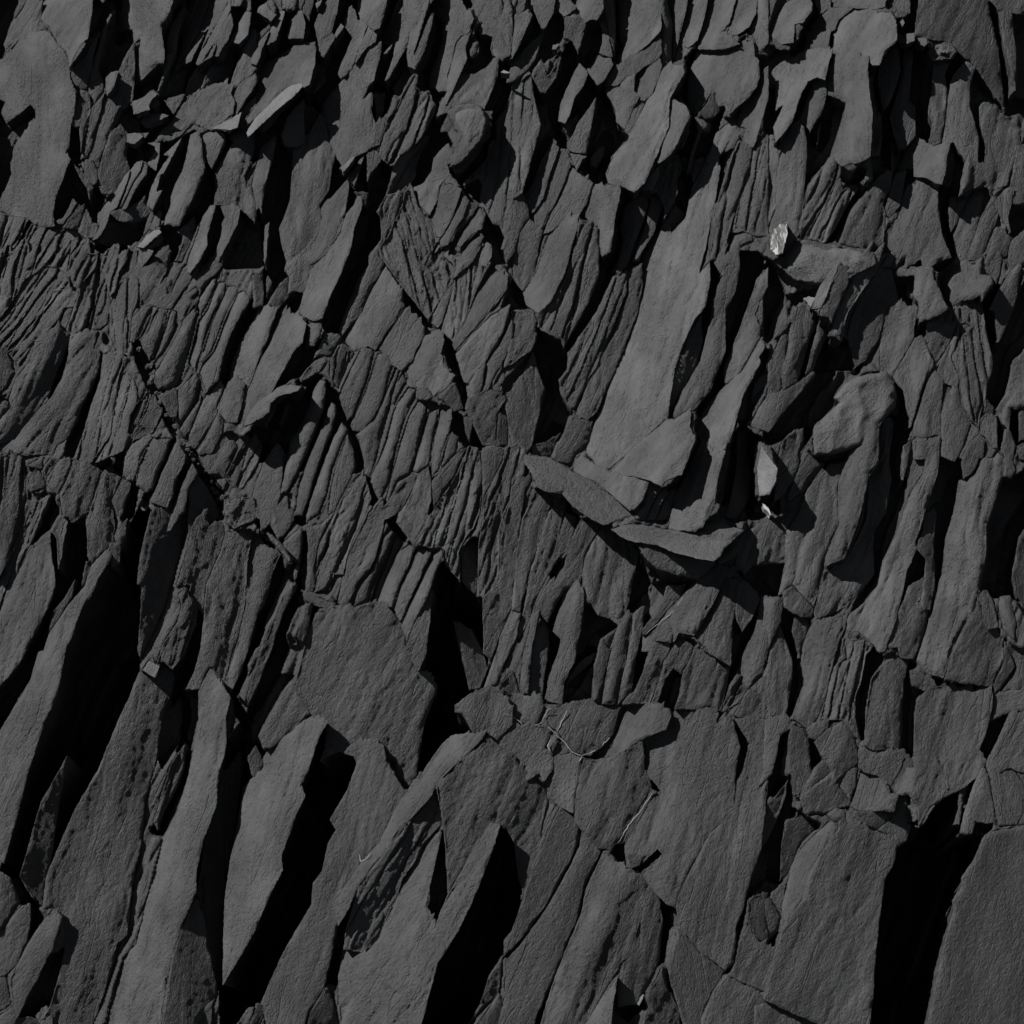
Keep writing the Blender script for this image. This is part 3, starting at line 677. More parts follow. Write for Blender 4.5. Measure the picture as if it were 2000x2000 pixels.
S 62 r14; 1390 1160 1480 1150 1480 1230 1460 1330 1400 1480 1380 1620 1330 1670 1320 1540 1350 1350
S 50 r10; 1480 1330 1530 1370 1510 1490 1410 1600 1390 1580 1430 1440
S 50 k=chip; 1230 1000 1290 990 1330 1060 1290 1085 1230 1080
S 45; 1540 1460 1580 1450 1500 1660 1400 1810 1340 1900 1330 1700 1400 1610 1490 1540
S 52 a5; 770 1640 830 1690 870 1830 820 1960 720 2172 690 2262 660 2400 590 2402 560 2522 420 2542 450 2432 470 2192 540 2062 590 1960 650 1830 730 1700
S 52 a3; 1030 1800 1170 1650 1220 1660 1200 1720 1120 1880 1050 1960 970 1990 950 2102 900 2272 860 2362 780 2452 690 2622 600 2632 640 2492 700 2262 780 2092 850 1940 960 1900
S 54 a2; 1225 1650 1300 1600 1320 1700 1320 1850 1290 1960 1270 2022 1180 2162 1060 2012 1080 1940 1130 1880 1180 1780
H d6; 1310 1600 1340 1720 1320 1932 1290 1932 1320 1740
S 46 a5; 1610 1430 1680 1460 1700 1600 1700 1800 1690 1930 1640 2052 1580 2132 1530 2232 1540 2452 1430 2332 1430 2222 1400 2202 1310 2202 1200 2172 1310 2032 1330 1940 1400 1830 1520 1640
S 45; 1710 1450 1870 1460 1860 1540 1770 1740 1710 1830
S 46 a4; 1900 1440 1990 1410 2050 1500 2040 1640 1960 1780 1900 1900 1870 1950 1840 2132 1830 2492 1720 2572 1670 2572 1680 2232 1700 1950 1720 1830 1860 1560
S 55; 160 1410 210 1470 200 1600 180 1800 150 1970 0 1970 -30 1820 0 1720 60 1560
S 44 a4; -180 1840 -20 1820 20 1980 -150 2050 -220 1930
T 2 1
S 46 a5; 500 -242 620 -232 650 -172 660 -82 655 28 660 80 655 160 600 300 500 500 390 690 370 640 250 570 220 560 190 470 300 350 410 140 450 28 480 -82
H; 670 30 700 0 800 0 740 130 850 120 760 160 700 290 620 430 500 640 420 720 380 690 500 510 600 310 660 170
S 30 z-3; 750 130 830 0 980 0 970 40 870 110
S 44 a4; 760 160 870 130 860 280 760 540 640 830 560 970 480 1150 440 1160 370 1040 355 930 420 860 420 720 560 540 640 420 700 290
S 50 a3; 880 120 980 60 985 200 950 420 860 650 760 900 640 1180 570 1240 480 1200 560 1000 680 750 790 510 870 280
S 68 z2; 1160 1240 1220 1240 1350 1150 1340 1280 1380 1390 1280 1650 1150 1700 1130 1740 1040 1690 900 1660 740 1640 900 1455 1050 1340
S 30 a4 z-2; 1430 440 1440 640 1400 800 1290 1000 1200 1190 1180 1130 1210 970 1260 800 1320 640
H; 1500 60 1540 80 1580 150 1520 330 1500 480 1450 640 1400 830 1330 950 1300 1000 1390 830 1440 640 1430 440 1470 380
S 55; 1520 40 1600 0 1710 0 1720 100 1680 280 1610 430 1610 720 1490 1030 1400 1130 1290 1220 1200 1230 1290 1020 1420 800 1500 480 1510 330 1590 150
H; 1720 0 1870 0 1870 90 1840 190 1760 400 1690 620 1610 820 1590 880 1590 980 1440 1190 1420 1200 1450 1060 1610 740 1610 430 1690 270
S 58; 1932 90 1932 230 1870 340 1830 440 1870 560 1870 620 1700 900 1600 960 1600 840 1700 600 1780 380 1850 170
S 68 z1; 1880 620 1900 700 1860 760 1870 810 1740 1060 1690 1240 1640 1400 1580 1470 1530 1440 1510 1480 1430 1400 1400 1340 1430 1190 1510 1080 1620 970 1750 860
S 70 z1; 1430 1400 1510 1480 1540 1440 1610 1470 1550 1680 1530 1830 1440 2040 1380 2080 1180 2060 1200 1960 1240 1800 1310 1650
H; 1690 1330 1640 1450 1660 1500 1690 1550 1640 1750 1600 1860 1540 1830 1560 1680
S 25 z-4; 1700 1340 1770 1320 1770 1500 1800 1650 1780 1850 1700 1970 1620 1970 1660 1800 1700 1560
S 25 z-3; 1770 990 1880 830 1890 700 1900 700 1900 850 1780 1010 1770 1230 1720 1250 1730 1080
S 55; 1932 860 1932 950 1810 1080 1830 970
S 110 z4 k=flake; 1885 1435 1932 1510 2000 1600 1990 1700 1940 1800 1870 1810 1850 1600; upright_flake; very pale upright flake standing in a black gap right of centre
H; 1780 1350 1900 1400 1880 1440 1850 1590 1870 1810 1932 1820 2000 1750 1990 1950 1790 1970 1800 1650 1770 1450
S 150 z2 k=chip; 1890 1870 1932 1900 1960 1960 1900 1900
H; 0 220 85 290 110 370 110 410 -60 410
H; 190 570 260 570 360 640 380 700 420 740 410 870 355 940 360 1040 440 1210 380 1360 250 1430 150 1470 170 1240 250 1000 200 860 160 680
S 50 a3; 0 420 150 410 195 500 185 620 150 710 0 820 -60 840 -60 600
S 44; 160 710 200 890 250 1000 200 1210 150 1430 110 1500 0 1420 -60 1080 0 1000 100 840
S 42; 440 1210 560 1240 610 1250 580 1400 550 1470 480 1500 450 1590 350 1560 300 1530 340 1420 400 1330
S 28 z-3; 160 1430 250 1410 370 1330 330 1420 290 1520 150 1500
S 72 z4 k=flake; 105 1500 290 1530 450 1630 600 1700 740 1800 820 1870 930 1945 880 1970 690 2030 560 1960 460 1890 380 1790 270 1780 190 1740 150 1640 95 1560; lens_flake; pale lens-shaped flake lying flat across the ribs at the centre
S 64 z2; 510 1500 640 1590 740 1640 1040 1690 980 1850 890 1920 740 1790 600 1690 460 1620 480 1530
S 43 a3; 0 1740 140 1640 150 1700 100 1790 80 1900 68 1932 58 2232 0 2652 -102 2882 -162 3062 -212 2992 -222 2572 -102 2512 -82 2152 -42 1950 -20 1850
S 45 a3; 200 1750 280 1790 300 1860 275 1932 220 2082 140 2372 60 2682 0 2672 30 2282 80 1980 150 1830
H; 390 1900 440 1870 480 1900 520 1960 400 1960
S 40 a4; 0 1430 60 1430 110 1520 130 1620 0 1730
S 45; 1050 1700 1130 1720 1060 1860 1000 1990 930 1990 990 1860
S 48; 1150 1760 1180 1790 1120 1880 1080 1990 1020 1990 1080 1850
S 35; 1200 1760 1260 1760 1180 1990 1090 1990 1140 1880
H; 1380 1390 1420 1400 1310 1650 1230 1800 1200 1760 1290 1640
T 3 1
S 30 a5 z-2; 850 0 1500 0 1390 20 1250 90 1100 80 930 80 840 90
S 72 z5; 540 40 490 180 400 390 340 400 370 280 430 150
S 40 z5; 545 40 620 120 610 200 570 290 480 500 460 460 390 450 405 385 495 180
S 110 z2 k=chip; 270 320 310 305 355 320 320 380 300 350
S 46 a2 z3; 690 30 770 0 850 0 830 100 700 280 600 430 560 640 470 600 500 490 570 290 620 220 650 80
S 38 a3; 830 105 930 90 960 220 980 320 900 400 850 560 820 660 750 780 660 840 640 760 600 620 620 500 700 300
H; 0 70 30 60 100 130 200 190 410 200 350 300 270 310 220 360 160 460 130 440 50 600 0 640
S 50 k=chip; 135 445 170 490 130 560 50 620 90 520
S 38; 240 350 280 360 330 430 385 470 310 640 250 850 220 960 120 1020 100 900 150 700 170 500 190 420
S 30; 400 450 460 480 450 580 380 740 340 860 280 900 330 700
H; 385 470 370 560 310 700 270 920 230 950 260 820 310 640
S 45; 160 500 150 640 140 700 130 850 100 1000 60 1060 0 1100 0 820 70 680 120 560
S 52 z1; 340 875 355 900 320 950 200 1080 150 1140 60 1260 0 1330 -60 1310 -150 1280 -80 1170 0 1050 120 1020 250 940
H; 390 700 500 620 570 640 640 770 680 850 640 940 550 1010 500 1080 540 1110 350 1270 330 1350 280 1400 270 1300 140 1350 0 1420 0 1330 150 1150 360 950 370 850
S 44 z4 r16 k=boulder; 740 880 830 870 900 880 945 950 970 1050 960 1140 890 1210 800 1330 700 1430 620 1460 520 1490 350 1510 335 1400 350 1290 540 1110 500 1070 570 980 640 930; lobed_stone; dark smooth two-lobed stone lodged over a black hollow on the right
H; 960 980 1020 1010 1070 1120 1080 1280 1040 1350 1010 1480 1020 1700 1000 1932 880 1932 930 1700 920 1550 940 1250 900 1200 960 1150
H; 350 1520 600 1450 620 1480 590 1550 470 1590 410 1580
S 35; 150 1350 265 1300 270 1390 240 1470 230 1590 190 1700 110 1810 50 1850 70 1570 100 1420
S 28; 310 1500 420 1580 330 1680 290 1760 170 1850 150 1820 240 1600
S 52 a2; 450 1590 590 1550 535 1700 522 1932 535 2030 430 2280 410 2400 345 2640 280 2580 190 2480 80 2560 130 2320 130 2090 230 1950 300 1760 350 1690
S 60 z3; 800 1150 835 1190 835 1350 830 1540 760 1640 700 1932 680 2010 610 2200 570 2290 440 2340 440 2270 540 2030 530 1700 600 1550 640 1370 700 1200
S 47 a3; 880 1215 930 1230 945 1270 920 1450 910 1560 930 1680 890 1932 800 2070 790 2180 800 2400 720 2500 600 2640 390 2740 360 2700 420 2400 590 2290 680 2130 740 1990 760 1700 840 1590 850 1380
S 56; 960 320 1050 380 1130 390 1100 540 1100 620 930 900 850 860 840 620 880 450
H; 940 150 1100 120 1105 280 1090 340 1140 350 1120 390 1000 330 970 240
S 60 z2; 930 80 1100 80 1240 90 1250 180 1320 330 1340 390 1290 440 1180 490 1140 500 1140 350 1100 300 1110 140 960 150
S 64 r20 z2; 1360 90 1490 30 1540 60 1620 0 1600 140 1680 150 1700 210 1620 330 1600 300 1540 330 1470 340 1390 390 1340 340 1310 240 1310 180
S 50 a4; 1220 500 1340 450 1400 410 1480 340 1600 310 1620 400 1650 600 1690 760 1690 870 1650 970 1640 1080 1600 1200 1590 1310 1530 1230 1480 1130 1450 960 1430 800 1460 620 1540 540 1490 500 1420 510
S 44; 1200 505 1420 515 1380 650 1270 800 1190 650
H; 1140 500 1210 480 1180 600 1110 610
S 56; 1160 600 1190 680 1235 780 1170 960 1080 1280 1040 1110 1020 1010 940 920 1040 740 1110 620
S 52; 1260 865 1320 950 1310 1100 1300 1350 1270 1350 1190 1370 1100 1360 1100 1290 1160 1100 1190 960
S 50; 1440 530 1440 600 1380 770 1440 930 1430 1000 1340 960 1280 860 1340 730 1400 620
S 50; 1395 980 1440 1010 1450 1120 1530 1270 1490 1420 1410 1550 1310 1510 1310 1200 1350 1060
S 56 a3; 1090 1400 1180 1345 1200 1400 1270 1365 1300 1370 1290 1510 1280 1640 1200 1880 1170 1982 1110 2152 1120 2212 1050 2372 1000 2592 960 2762 880 2982 840 2992 800 2932 680 2832 600 2832 600 2722 730 2612 830 2492 870 2302 970 2102 1020 1950 1090 1770 1170 1650 1190 1530 1100 1530
S 40; 1020 1440 1090 1380 1060 1560 1020 1690 1010 1560
H; 1300 1530 1450 1560 1440 1690 1410 1932 1250 1932 1290 1660
S 44; 1600 1340 1640 1390 1620 1520 1590 1530 1540 1640 1480 1680 1460 1560 1480 1490 1530 1400
S 60 a3 r16; 1620 1520 1690 1520 1720 1460 1780 1510 1775 1660 1700 1900 1650 2040 1650 2260 1600 2470 1560 2690 1480 2790 1400 2960 1330 3190 1220 3160 1090 3060 1200 2720 1270 2520 1315 2400 1340 2130 1400 1940 1440 1700 1560 1640
H; 1250 1932 1410 1932 1390 2060 1340 2130 1310 2400 1270 2500 1240 2500 1260 2150 1270 1970
S 44; 1890 60 1910 90 1880 290 1850 400 1800 520 1740 650 1710 420 1670 400 1740 260 1820 130
S 46; 1610 0 1770 0 1740 150 1720 220 1680 150 1590 130
H; 1620 350 1720 220 1740 250 1680 390 1710 430 1740 640 1830 530 1900 300 1990 150 1990 640 1840 830 1820 960 1770 1080 1710 1160 1680 1110 1640 1090 1690 870 1650 600
S 48; 1990 660 1990 1100 1880 1160 1830 1150 1820 1320 1770 1260 1720 1160 1790 1050 1830 900 1850 790
S 52; 1640 1190 1690 1190 1725 1230 1730 1450 1700 1450 1640 1360 1590 1340 1600 1240
S 30; 1640 1090 1710 1150 1700 1200 1630 1180
S 42; 1790 1310 1830 1330 1870 1440 1840 1540 1870 1620 1840 1680 1780 1660 1790 1520 1760 1450
H; 1730 1240 1790 1280 1780 1400 1740 1450
H; 1830 1160 1890 1160 1910 1380 1870 1430 1830 1310
S 40; 1910 1130 1990 1090 1990 1370 1900 1390 1890 1200
S 42; 1990 1390 1880 1440 1900 1530 1990 1560
H; 1790 1680 1860 1690 1990 1600 1990 2600 1750 2560 1650 2550 1600 2480 1650 2260 1660 2030 1760 1780
S 30 z-5; 1860 2310 1890 2130 1960 2010 1960 2660 1880 2570 1840 2430
T 0 2
S 56 a3; 375 140 390 330 420 540 400 620 360 720 290 870 200 1040 120 1180 30 1280 0 1320 -40 1330 -40 830 60 640 110 520 230 280 330 170
H; 320 20 400 0 430 20 380 140 330 160 250 250 300 130
S 48; 440 40 530 0 510 80 490 180 470 330 440 430 430 200 390 140
H; 390 190 430 190 450 440 500 80 530 0 640 60 665 150 640 360 600 580 560 600 530 680 570 500 480 660 410 740 370 860 350 930 360 990 300 1060 240 1240 110 1400 0 1650 -40 1660 -40 1340 120 1190 290 880 410 630 425 540
S 42; 570 500 545 630 500 720 400 870 360 920 380 840 410 740 480 660
S 58 z1 a2; 840 310 830 360 740 510 710 600 620 720 570 840 550 930 500 1010 470 1180 430 1380 330 1600 290 1720 210 1960 170 2130 90 2420 30 2650 -40 2600 -40 1700 0 1650 110 1470 230 1270 290 1060 330 1050 380 900 430 830 520 700 640 560 690 410 760 330
S 28 z-3; 650 370 700 400 650 560 610 580
S 40; 930 80 960 50 950 170 910 260 870 210
H d32; 1060 0 1130 0 1090 150 1050 350 1030 550 1070 570 1050 900 1040 1050 1030 1200 980 1400 890 1580 830 1760 760 1932 700 2010 560 2260 480 2440 380 2740 350 2780 400 2500 440 2200 490 1950 510 1830 430 1960 340 2250 260 2500 200 2600 150 2760 30 2730 50 2640 90 2420 170 2130 250 1830 330 1600 430 1390 480 1100 550 940 620 720 740 510 840 410 900 390 930 230 990 140
S 30 z-6; 440 1960 510 1830 495 1932 450 2150 410 2450 370 2730 320 2980 240 2880 150 2750 210 2540 310 2190
S 30 a3 z-3; 1140 0 1420 0 1400 130 1350 330 1300 540 1240 700 1180 850 1060 1100 1040 1050 1060 800 1070 570 1035 540 1060 330 1100 150
S 38 a3; 1480 50 1560 40 1580 110 1640 80 1700 150 1660 300 1550 540 1540 780 1490 720 1430 630 1440 550 1330 560 1400 330 1440 150
S 44 a3; 1720 150 1800 160 1900 200 1870 370 1850 700 1780 1000 1690 1270 1640 1270 1590 1180 1500 1330 1400 1340 1470 1200 1510 1050 1540 800 1560 550 1660 320
S 50; 1910 230 1940 210 2120 320 2060 450 2000 690 1940 780 1900 950 1820 1200 1740 1370 1700 1290 1790 1000 1860 700 1870 380
S 38 a4 z2; 1400 580 1430 640 1490 740 1480 850 1440 940 1390 1080 1300 1190 1240 1130 1180 1150 1240 980 1340 830 1370 700 1350 620
H; 1440 640 1530 780 1530 950 1500 1130 1440 1220 1400 1330 1500 1350 1500 1480 1460 1800 1440 1932 1420 2060 1340 2260 1230 2440 1170 2400 1200 2320 1310 2070 1340 1850 1400 1700 1370 1500 1300 1400 1320 1270 1300 1200 1390 1080 1470 870 1490 740
S 58 z4 k=chip; 1125 1125 1200 1165 1170 1245 1080 1195; square_chip; small square chip resting at the top of a long dark blade at left
S 42 a2; 1050 1210 1170 1250 1260 1110 1320 1250 1290 1390 1230 1520 1200 1720 1165 1940 1100 2160 1070 2480 1000 2800 970 3110 960 3190 880 3270 860 3400 820 3520 740 3760 690 3910 380 3910 300 3830 380 3730 430 3560 490 3310 480 3060 400 2990 320 3000 350 2750 470 2460 580 2220 740 1950 890 1580 980 1390
S 22 a4 z-4; 1360 1390 1380 1560 1350 1680 1270 1800 1220 1890 1200 1720 1230 1530 1300 1480
S 28 a4 z-4; 1400 1740 1390 1932 1340 2070 1240 2250 1190 2400 1160 2340 1230 2100 1290 1900
S 60 a2; 1590 1185 1660 1290 1740 1400 1720 1480 1700 1560 1710 1700 1690 1850 1650 1960 1630 2230 1540 2450 1480 2720 1480 2870 1400 3060 1300 3330 1220 3750 1210 3910 780 3910 820 3740 930 3360 1030 3270 1100 2960 1190 2600 1230 2470 1340 2270 1420 2000 1450 1870 1500 1560 1500 1340
S 48 a4; 1740 1400 1760 1520 1810 1590 1760 1650 1720 1710 1700 1570
H; 1740 1370 1830 1200 1940 900 2030 700 2060 680 2010 790 1900 1100 1760 1400 1850 1560 1900 1650 1880 1850 1920 2020 1860 2030 1800 2100 1800 2300 1760 2500 1720 2620 1700 2900 1690 3150 1680 3560 1640 3590 1560 3280 1480 2900 1550 2450 1640 2190 1650 1960 1700 1720 1800 1620 1760 1500
S 16 a5 z-7; 1660 1960 1840 1900 1800 2140 1770 2480 1700 2740 1690 3150 1680 3560 1620 3500 1560 3200 1490 2880 1550 2450 1640 2200
S 34; 1480 2910 1540 3070 1570 3280 1630 3540 1640 3640 1560 3780 1440 3910 1220 3910 1240 3700 1300 3350 1400 3080
S 38; 1870 1850 1932 1760 1990 1900 1950 2020 1900 1980
T 1 2
S 45; 130 0 290 0 290 60 210 190 170 210 110 100
S 46; 210 230 340 110 355 180 330 380 220 300
H d6; 300 60 370 0 400 20 350 100
H; 370 150 395 260 375 580 330 580 330 390
H d7; 0 0 60 50 130 150 190 210 270 320 330 410 310 570 260 510 170 440 200 330 90 230 30 90
S 50 z3 r10 k=twig; 80 160 120 170 220 270 270 370 250 380 190 300 110 210; stone_splinter; thin twig-like splinter lying in the diagonal crack left of centre
S 55; 310 400 325 410 290 520 285 470
S 44; 380 120 500 90 590 0 560 60 500 190 460 290 440 560 420 610 380 590 400 250
S 42 r12; 1020 135 1050 160 1000 300 880 530 850 680 740 720 760 620 880 420 960 200
S 35 r10; 1060 180 1100 230 990 500 910 690 870 690 930 530
S 66 r16 z1; 1160 240 1195 270 1160 400 1080 560 1020 740 980 700 915 690 980 480 1060 310
S 64 r16 z1; 1250 270 1290 270 1310 330 1220 540 1140 700 1090 830 1030 750 1080 570 1200 290
S 64 r14 z1; 1400 290 1410 320 1350 490 1300 640 1220 800 1140 970 1090 850 1150 700 1270 440 1340 310
S 50 z1; 1330 580 1310 850 1280 1080 1230 1190 1130 1040 1160 940 1270 690
H d6; 980 30 1040 60 1150 220 1060 140
S 22 z-4; 1550 300 1690 200 1680 500 1670 640 1560 530
H d30; 1410 400 1540 520 1670 650 1715 640 1690 900 1700 1050 1750 1180 1690 1330 1600 1360 1500 1480 1560 1510 1630 1670 1560 1690 1430 1720 1370 1850 1280 1932 1220 1932 1240 1690 1300 1480 1365 1370 1365 1310 1240 1200 1300 900 1340 600
S 20 z-9; 1490 820 1630 890 1710 1050 1750 1180 1690 1330 1610 1340
S 43 a2; 440 770 540 730 620 710 740 730 870 690 960 690 1040 770 1120 900 1130 1020 1230 1200 1320 1250 1365 1320 1360 1380 1310 1480 1260 1640 1240 1800 1210 1990 1150 2090 1050 1980 1040 1880 1010 1880 960 1760 830 1720 760 1740 620 1760 520 1770 540 1580 450 1560 420 1530 320 1360 305 1260 370 1010 400 900; dark_plate; broad smooth dark plate left of centre, wide as it is tall
S 35; 290 930 400 700 430 680 400 870 370 1000
S 48; 360 620 400 610 500 660 600 690 540 730 480 720 360 660
H; 410 700 450 710 390 950 370 990
S 38 a3; 260 540 310 560 200 780 130 1000 80 1130 0 1350 -60 1450 -70 1400 0 1150 80 950 200 640
S 46; 0 1030 80 1000 60 1060 0 1130 -60 1230 -60 1150
H; 0 800 60 640 190 340 260 510 250 540 120 780 0 960 -60 1000
H; 320 580 350 620 370 650 280 920 370 1000 360 1060 300 1240 180 1400 20 1690 60 1800 30 1850 -20 1750 -60 1600 0 1370 130 1010 250 680
S 47; 300 1250 340 1380 430 1540 360 1570 230 1690 120 1780 60 1790 25 1690 180 1410 250 1290
S 62 z1 a3; 370 1570 440 1560 540 1590 480 1690 440 1800 400 1932 330 2080 370 2140 320 2240 190 2590 200 2700 100 2900 0 3140 -90 3300 -210 3500 -250 3570 -245 3200 -230 2870 -190 2600 -130 2300 -100 2080 -50 2030 60 1932 60 1850 120 1770 230 1690
H d32; 540 1600 540 1690 480 1770 600 1790 640 1800 740 1830 770 1860 740 1950 680 2160 560 2320 605 2400 545 2500 500 2700 430 2780 420 2940 350 3070 230 3270 150 3440 120 3560 60 3660 0 3700 -60 3700 -200 3900 -240 3900 -245 3560 -90 3310 0 3140 190 2680 190 2590 370 2140 330 2080 440 1800
S 52 a2; 480 1880 520 1790 620 1760 830 1720 960 1760 990 1890 1090 2060 1130 2110 1000 2420 900 2560 770 2810 690 2950 620 3120 560 3400 515 3590 400 3780 370 3880 80 3880 40 3700 150 3450 230 3280 350 3080 420 2960 430 2800 500 2710 545 2500 605 2400 560 2320 690 2100 760 1900 740 1840 640 1810 560 1830
S 62 z1; 1470 1690 1640 1670 1740 1650 1700 1720 1590 1830 1450 1932 1360 2050 1330 2130 1280 2190 1150 2330 1080 2420 980 2560 880 2660 780 2790 700 2990 620 3120 600 3000 640 2870 800 2640 930 2500 1050 2250 1190 2030 1230 2010 1300 1900 1400 1760
S 42 a5; 1300 2150 1350 2090 1400 2290 1400 2360 1340 2420 1270 2500 1200 2640 1110 2770 1060 2900 990 3030 920 3230 830 3330 660 3300 680 3150 780 2800 950 2600 1100 2420 1180 2300
S 60 a3 z1; 1340 2425 1400 2420 1370 2560 1340 2700 1305 2830 1310 2930 1290 2980 1350 3120 1450 2890 1600 2620 1700 2420 1770 2350 1840 2370 1800 2510 1720 2720 1640 2920 1550 3110 1480 3240 1370 3400 1320 3600 1280 3750 1240 3900 640 3900 630 3780 620 3500 650 3300 830 3330 930 3220 1060 2900 1110 2780 1260 2500
H; 1410 2430 1430 2500 1440 2900 1350 3080 1290 2990 1310 2930 1300 2820 1340 2700 1390 2480
H; 770 2810 730 2950 670 3140 680 3200 650 3360 620 3520 610 3540 540 3530 520 3490 570 3350 620 3110 690 2950
S 28; 520 3590 560 3620 640 3870 600 3880 390 3880 410 3780
S 44 a3; 1370 2050 1450 1960 1590 1840 1750 1690 1830 1760 1932 1860 2050 1980 2190 2080 2210 2200 2180 2280 2150 2500 2100 2760 2020 2900 1980 2760 1950 2500 1900 2400 1840 2370 1770 2350 1700 2420 1600 2640 1450 2880 1430 2500 1410 2300
H d34; 1840 2380 1932 2390 1960 2450 1970 2650 1975 2800 1960 3040 1900 3250 1780 3390 1700 3600 1560 3900 1240 3900 1280 3740 1370 3420 1480 3250 1640 2930 1780 2600
S 22 z-5; 1870 3330 1850 3480 1830 3640 1700 3760 1580 3900 1690 3720 1760 3500
S 28 z-4; 1830 3630 1900 3800 1920 3900 1650 3900 1740 3780
S 48 z1; 1500 1460 1590 1390 1760 1310 1820 1340 1870 1390 1932 1500 1932 1600 1840 1720 1800 1800 1740 1660 1640 1660 1630 1650 1560 1520 1500 1510
S 54; 1932 740 2000 770 1960 960 1870 1150 1830 1310 1720 1330 1790 1130 1840 950
S 35 z-2; 1840 1310 1932 1200 1990 1380 1920 1390
T 2 2
S 46 a3; 280 0 400 0 370 100 330 370 200 600 130 810 60 950 30 960 80 780 130 500 170 300
S 44 a3; 410 10 480 60 450 200 430 270 330 370 350 200
S 45 a3; 530 70 600 80 670 100 590 240 540 380 520 530 400 590 330 700 270 830 200 770 150 860 190 680 280 520 330 530 400 400 430 260 460 230
H d4; 400 370 380 440 320 530 310 470 360 390
S 49; 680 110 770 130 860 200 920 270 960 330 920 480 900 560 880 680 860 760 800 850 740 800 650 780 600 700 540 680 540 600 530 480 550 350 610 210
S 74 z3 k=flake; 750 130 890 95 1060 105 1140 130 1390 150 1400 110 1500 75 1590 80 1745 140 1680 200 1600 270 1570 330 1520 370 1400 350 1250 310 1100 250 940 225 830 190; overhanging_plate; pale pointed plate overhanging a black hollow below the centre
S 44 z1; 960 270 1040 240 1250 320 1400 350 1550 370 1560 400 1400 510 1240 470 1100 430 1030 370 980 310
H; 910 235 1030 240 960 290
H; 970 340 1030 370 1080 430 1200 470 1380 510 1310 560 1170 550 1130 680 1080 760 980 900 1000 720 900 760 870 730 890 600 940 430
S 44 a2; 1170 560 1310 550 1280 640 1130 800 990 930 980 890 1080 770 1140 680
S 60 a2; 1390 520 1560 400 1690 470 1600 505 1540 640 1420 870 1370 930 1260 910 1220 980 1210 870 1080 960 1030 1050 980 1050 990 930 1130 800 1280 640
S 52 a2; 1605 510 1660 500 1715 540 1690 700 1665 850 1650 1160 1500 1070 1390 950 1430 870 1545 650
S 50 a3; 1600 280 1690 200 1760 160 1830 110 1932 30 2012 110 2072 160 2072 380 1820 400 1750 470 1720 430 1690 440 1700 330 1560 400 1560 340
H; 1820 410 1932 400 2060 380 2065 460 2010 640 1932 640 1870 640 1810 540 1740 470
S 36; 1710 560 1760 520 1810 570 1870 650 1830 770 1740 900 1690 800 1690 700
H; 1680 620 1690 820 1740 910 1840 780 1870 720 1780 940 1700 1180 1640 1310 1590 1500 1560 1520 1600 1330 1640 1200 1660 1000
S 57 a3; 1880 640 1932 650 1990 700 2020 820 1930 1060 1890 1220 1780 1330 1690 1210 1730 1120 1830 880
S 58 z1; 210 740 190 830 150 1000 130 1200 120 1370 80 1370 60 1290 90 1050 130 900 150 780
S 42; 230 850 270 900 280 1000 250 1200 230 1380 130 1370 140 1050 190 870
S 56; 480 520 540 600 540 800 500 960 470 1130 390 1300 380 1450 250 1420 280 1240 350 1060 370 960 310 900 330 830 390 620 440 580
H; 300 920 360 920 370 1000 280 1250 240 1430 235 1380 260 1130 280 960
H; 390 590 380 680 300 880 270 800 330 680
H; 540 700 600 690 650 790 740 810 800 860 720 930 690 950 620 1080 490 1140 400 1290 390 1440 600 1420 610 1200 640 1060 470 1130 510 950
S 26 z-3; 640 1050 600 1130 400 1310 430 1240 500 1140
S 26 z-3; 690 950 795 870 750 1000 720 1040
S 40; 685 950 740 1060 710 1200 660 1440 615 1420 620 1180 660 1020
S 44; 800 860 870 750 910 770 900 900 860 1120 810 1300 780 1450 680 1450 720 1180 770 960
S 44; 915 770 1000 715 985 870 930 1120 900 1360 800 1450 830 1280 880 1050
H; 975 900 980 1050 1030 1060 990 1210 910 1370 905 1280 930 1090
S 42 a3; 1050 975 1190 985 1190 1040 1110 1240 1040 1450 850 1450 930 1340 990 1210 1030 1060
S 38; 1150 1120 1260 960 1370 990 1350 1100 1280 1220 1220 1180 1160 1260 1090 1450 1050 1450 1130 1230
S 55 z1; 1060 970 1100 870 1200 860 1215 900 1195 985
H; 1220 1185 1280 1230 1270 1360 1220 1490 1160 1470 1120 1380 1160 1270
S 42 a2; 1290 1220 1390 1030 1500 1100 1640 1190 1620 1310 1580 1500 1440 1490 1230 1490 1270 1370
S 50; -60 1390 100 1370 220 1390 250 1470 200 1600 160 1610 60 1600 0 1530 -80 1480
S 48 a2; 280 1490 420 1450 560 1420 650 1450 830 1470 790 1560 760 1680 700 1760 590 1840 470 1820 350 1660 270 1600
S 60; 840 1480 960 1440 1060 1450 1190 1490 1200 1540 1160 1640 1000 1700 850 1800 700 1870 560 1850 700 1760 790 1650 800 1550
S 54 a2; 1210 1520 1340 1490 1480 1480 1560 1520 1540 1620 1580 1560 1660 1570 1720 1780 1690 1932 1670 2240 1600 2350 1490 2440 1350 2710 1270 2850 1240 2980 1170 2960 1090 2880 1020 2800 980 2720 1140 2590 1100 2540 960 2670 870 2700 850 2520 950 2350 1060 2140 1130 2110 1000 1950 1000 1720 1160 1650 1190 1560
S 50 a2; 560 1870 700 1880 860 1810 990 1720 1000 1950 1050 2060 1060 2120 950 2320 850 2500 780 2510 750 2560 650 2540 500 2370 470 2330 490 2100 520 1960
S 52; -90 1500 60 1610 190 1620 280 1720 260 1790 310 1860 310 1940 210 1970 110 1970 -60 1870 -100 1760 -90 1620
S 54; 320 1850 440 1820 530 1850 510 1960 480 2100 460 2270 360 2220 270 2150 320 1960
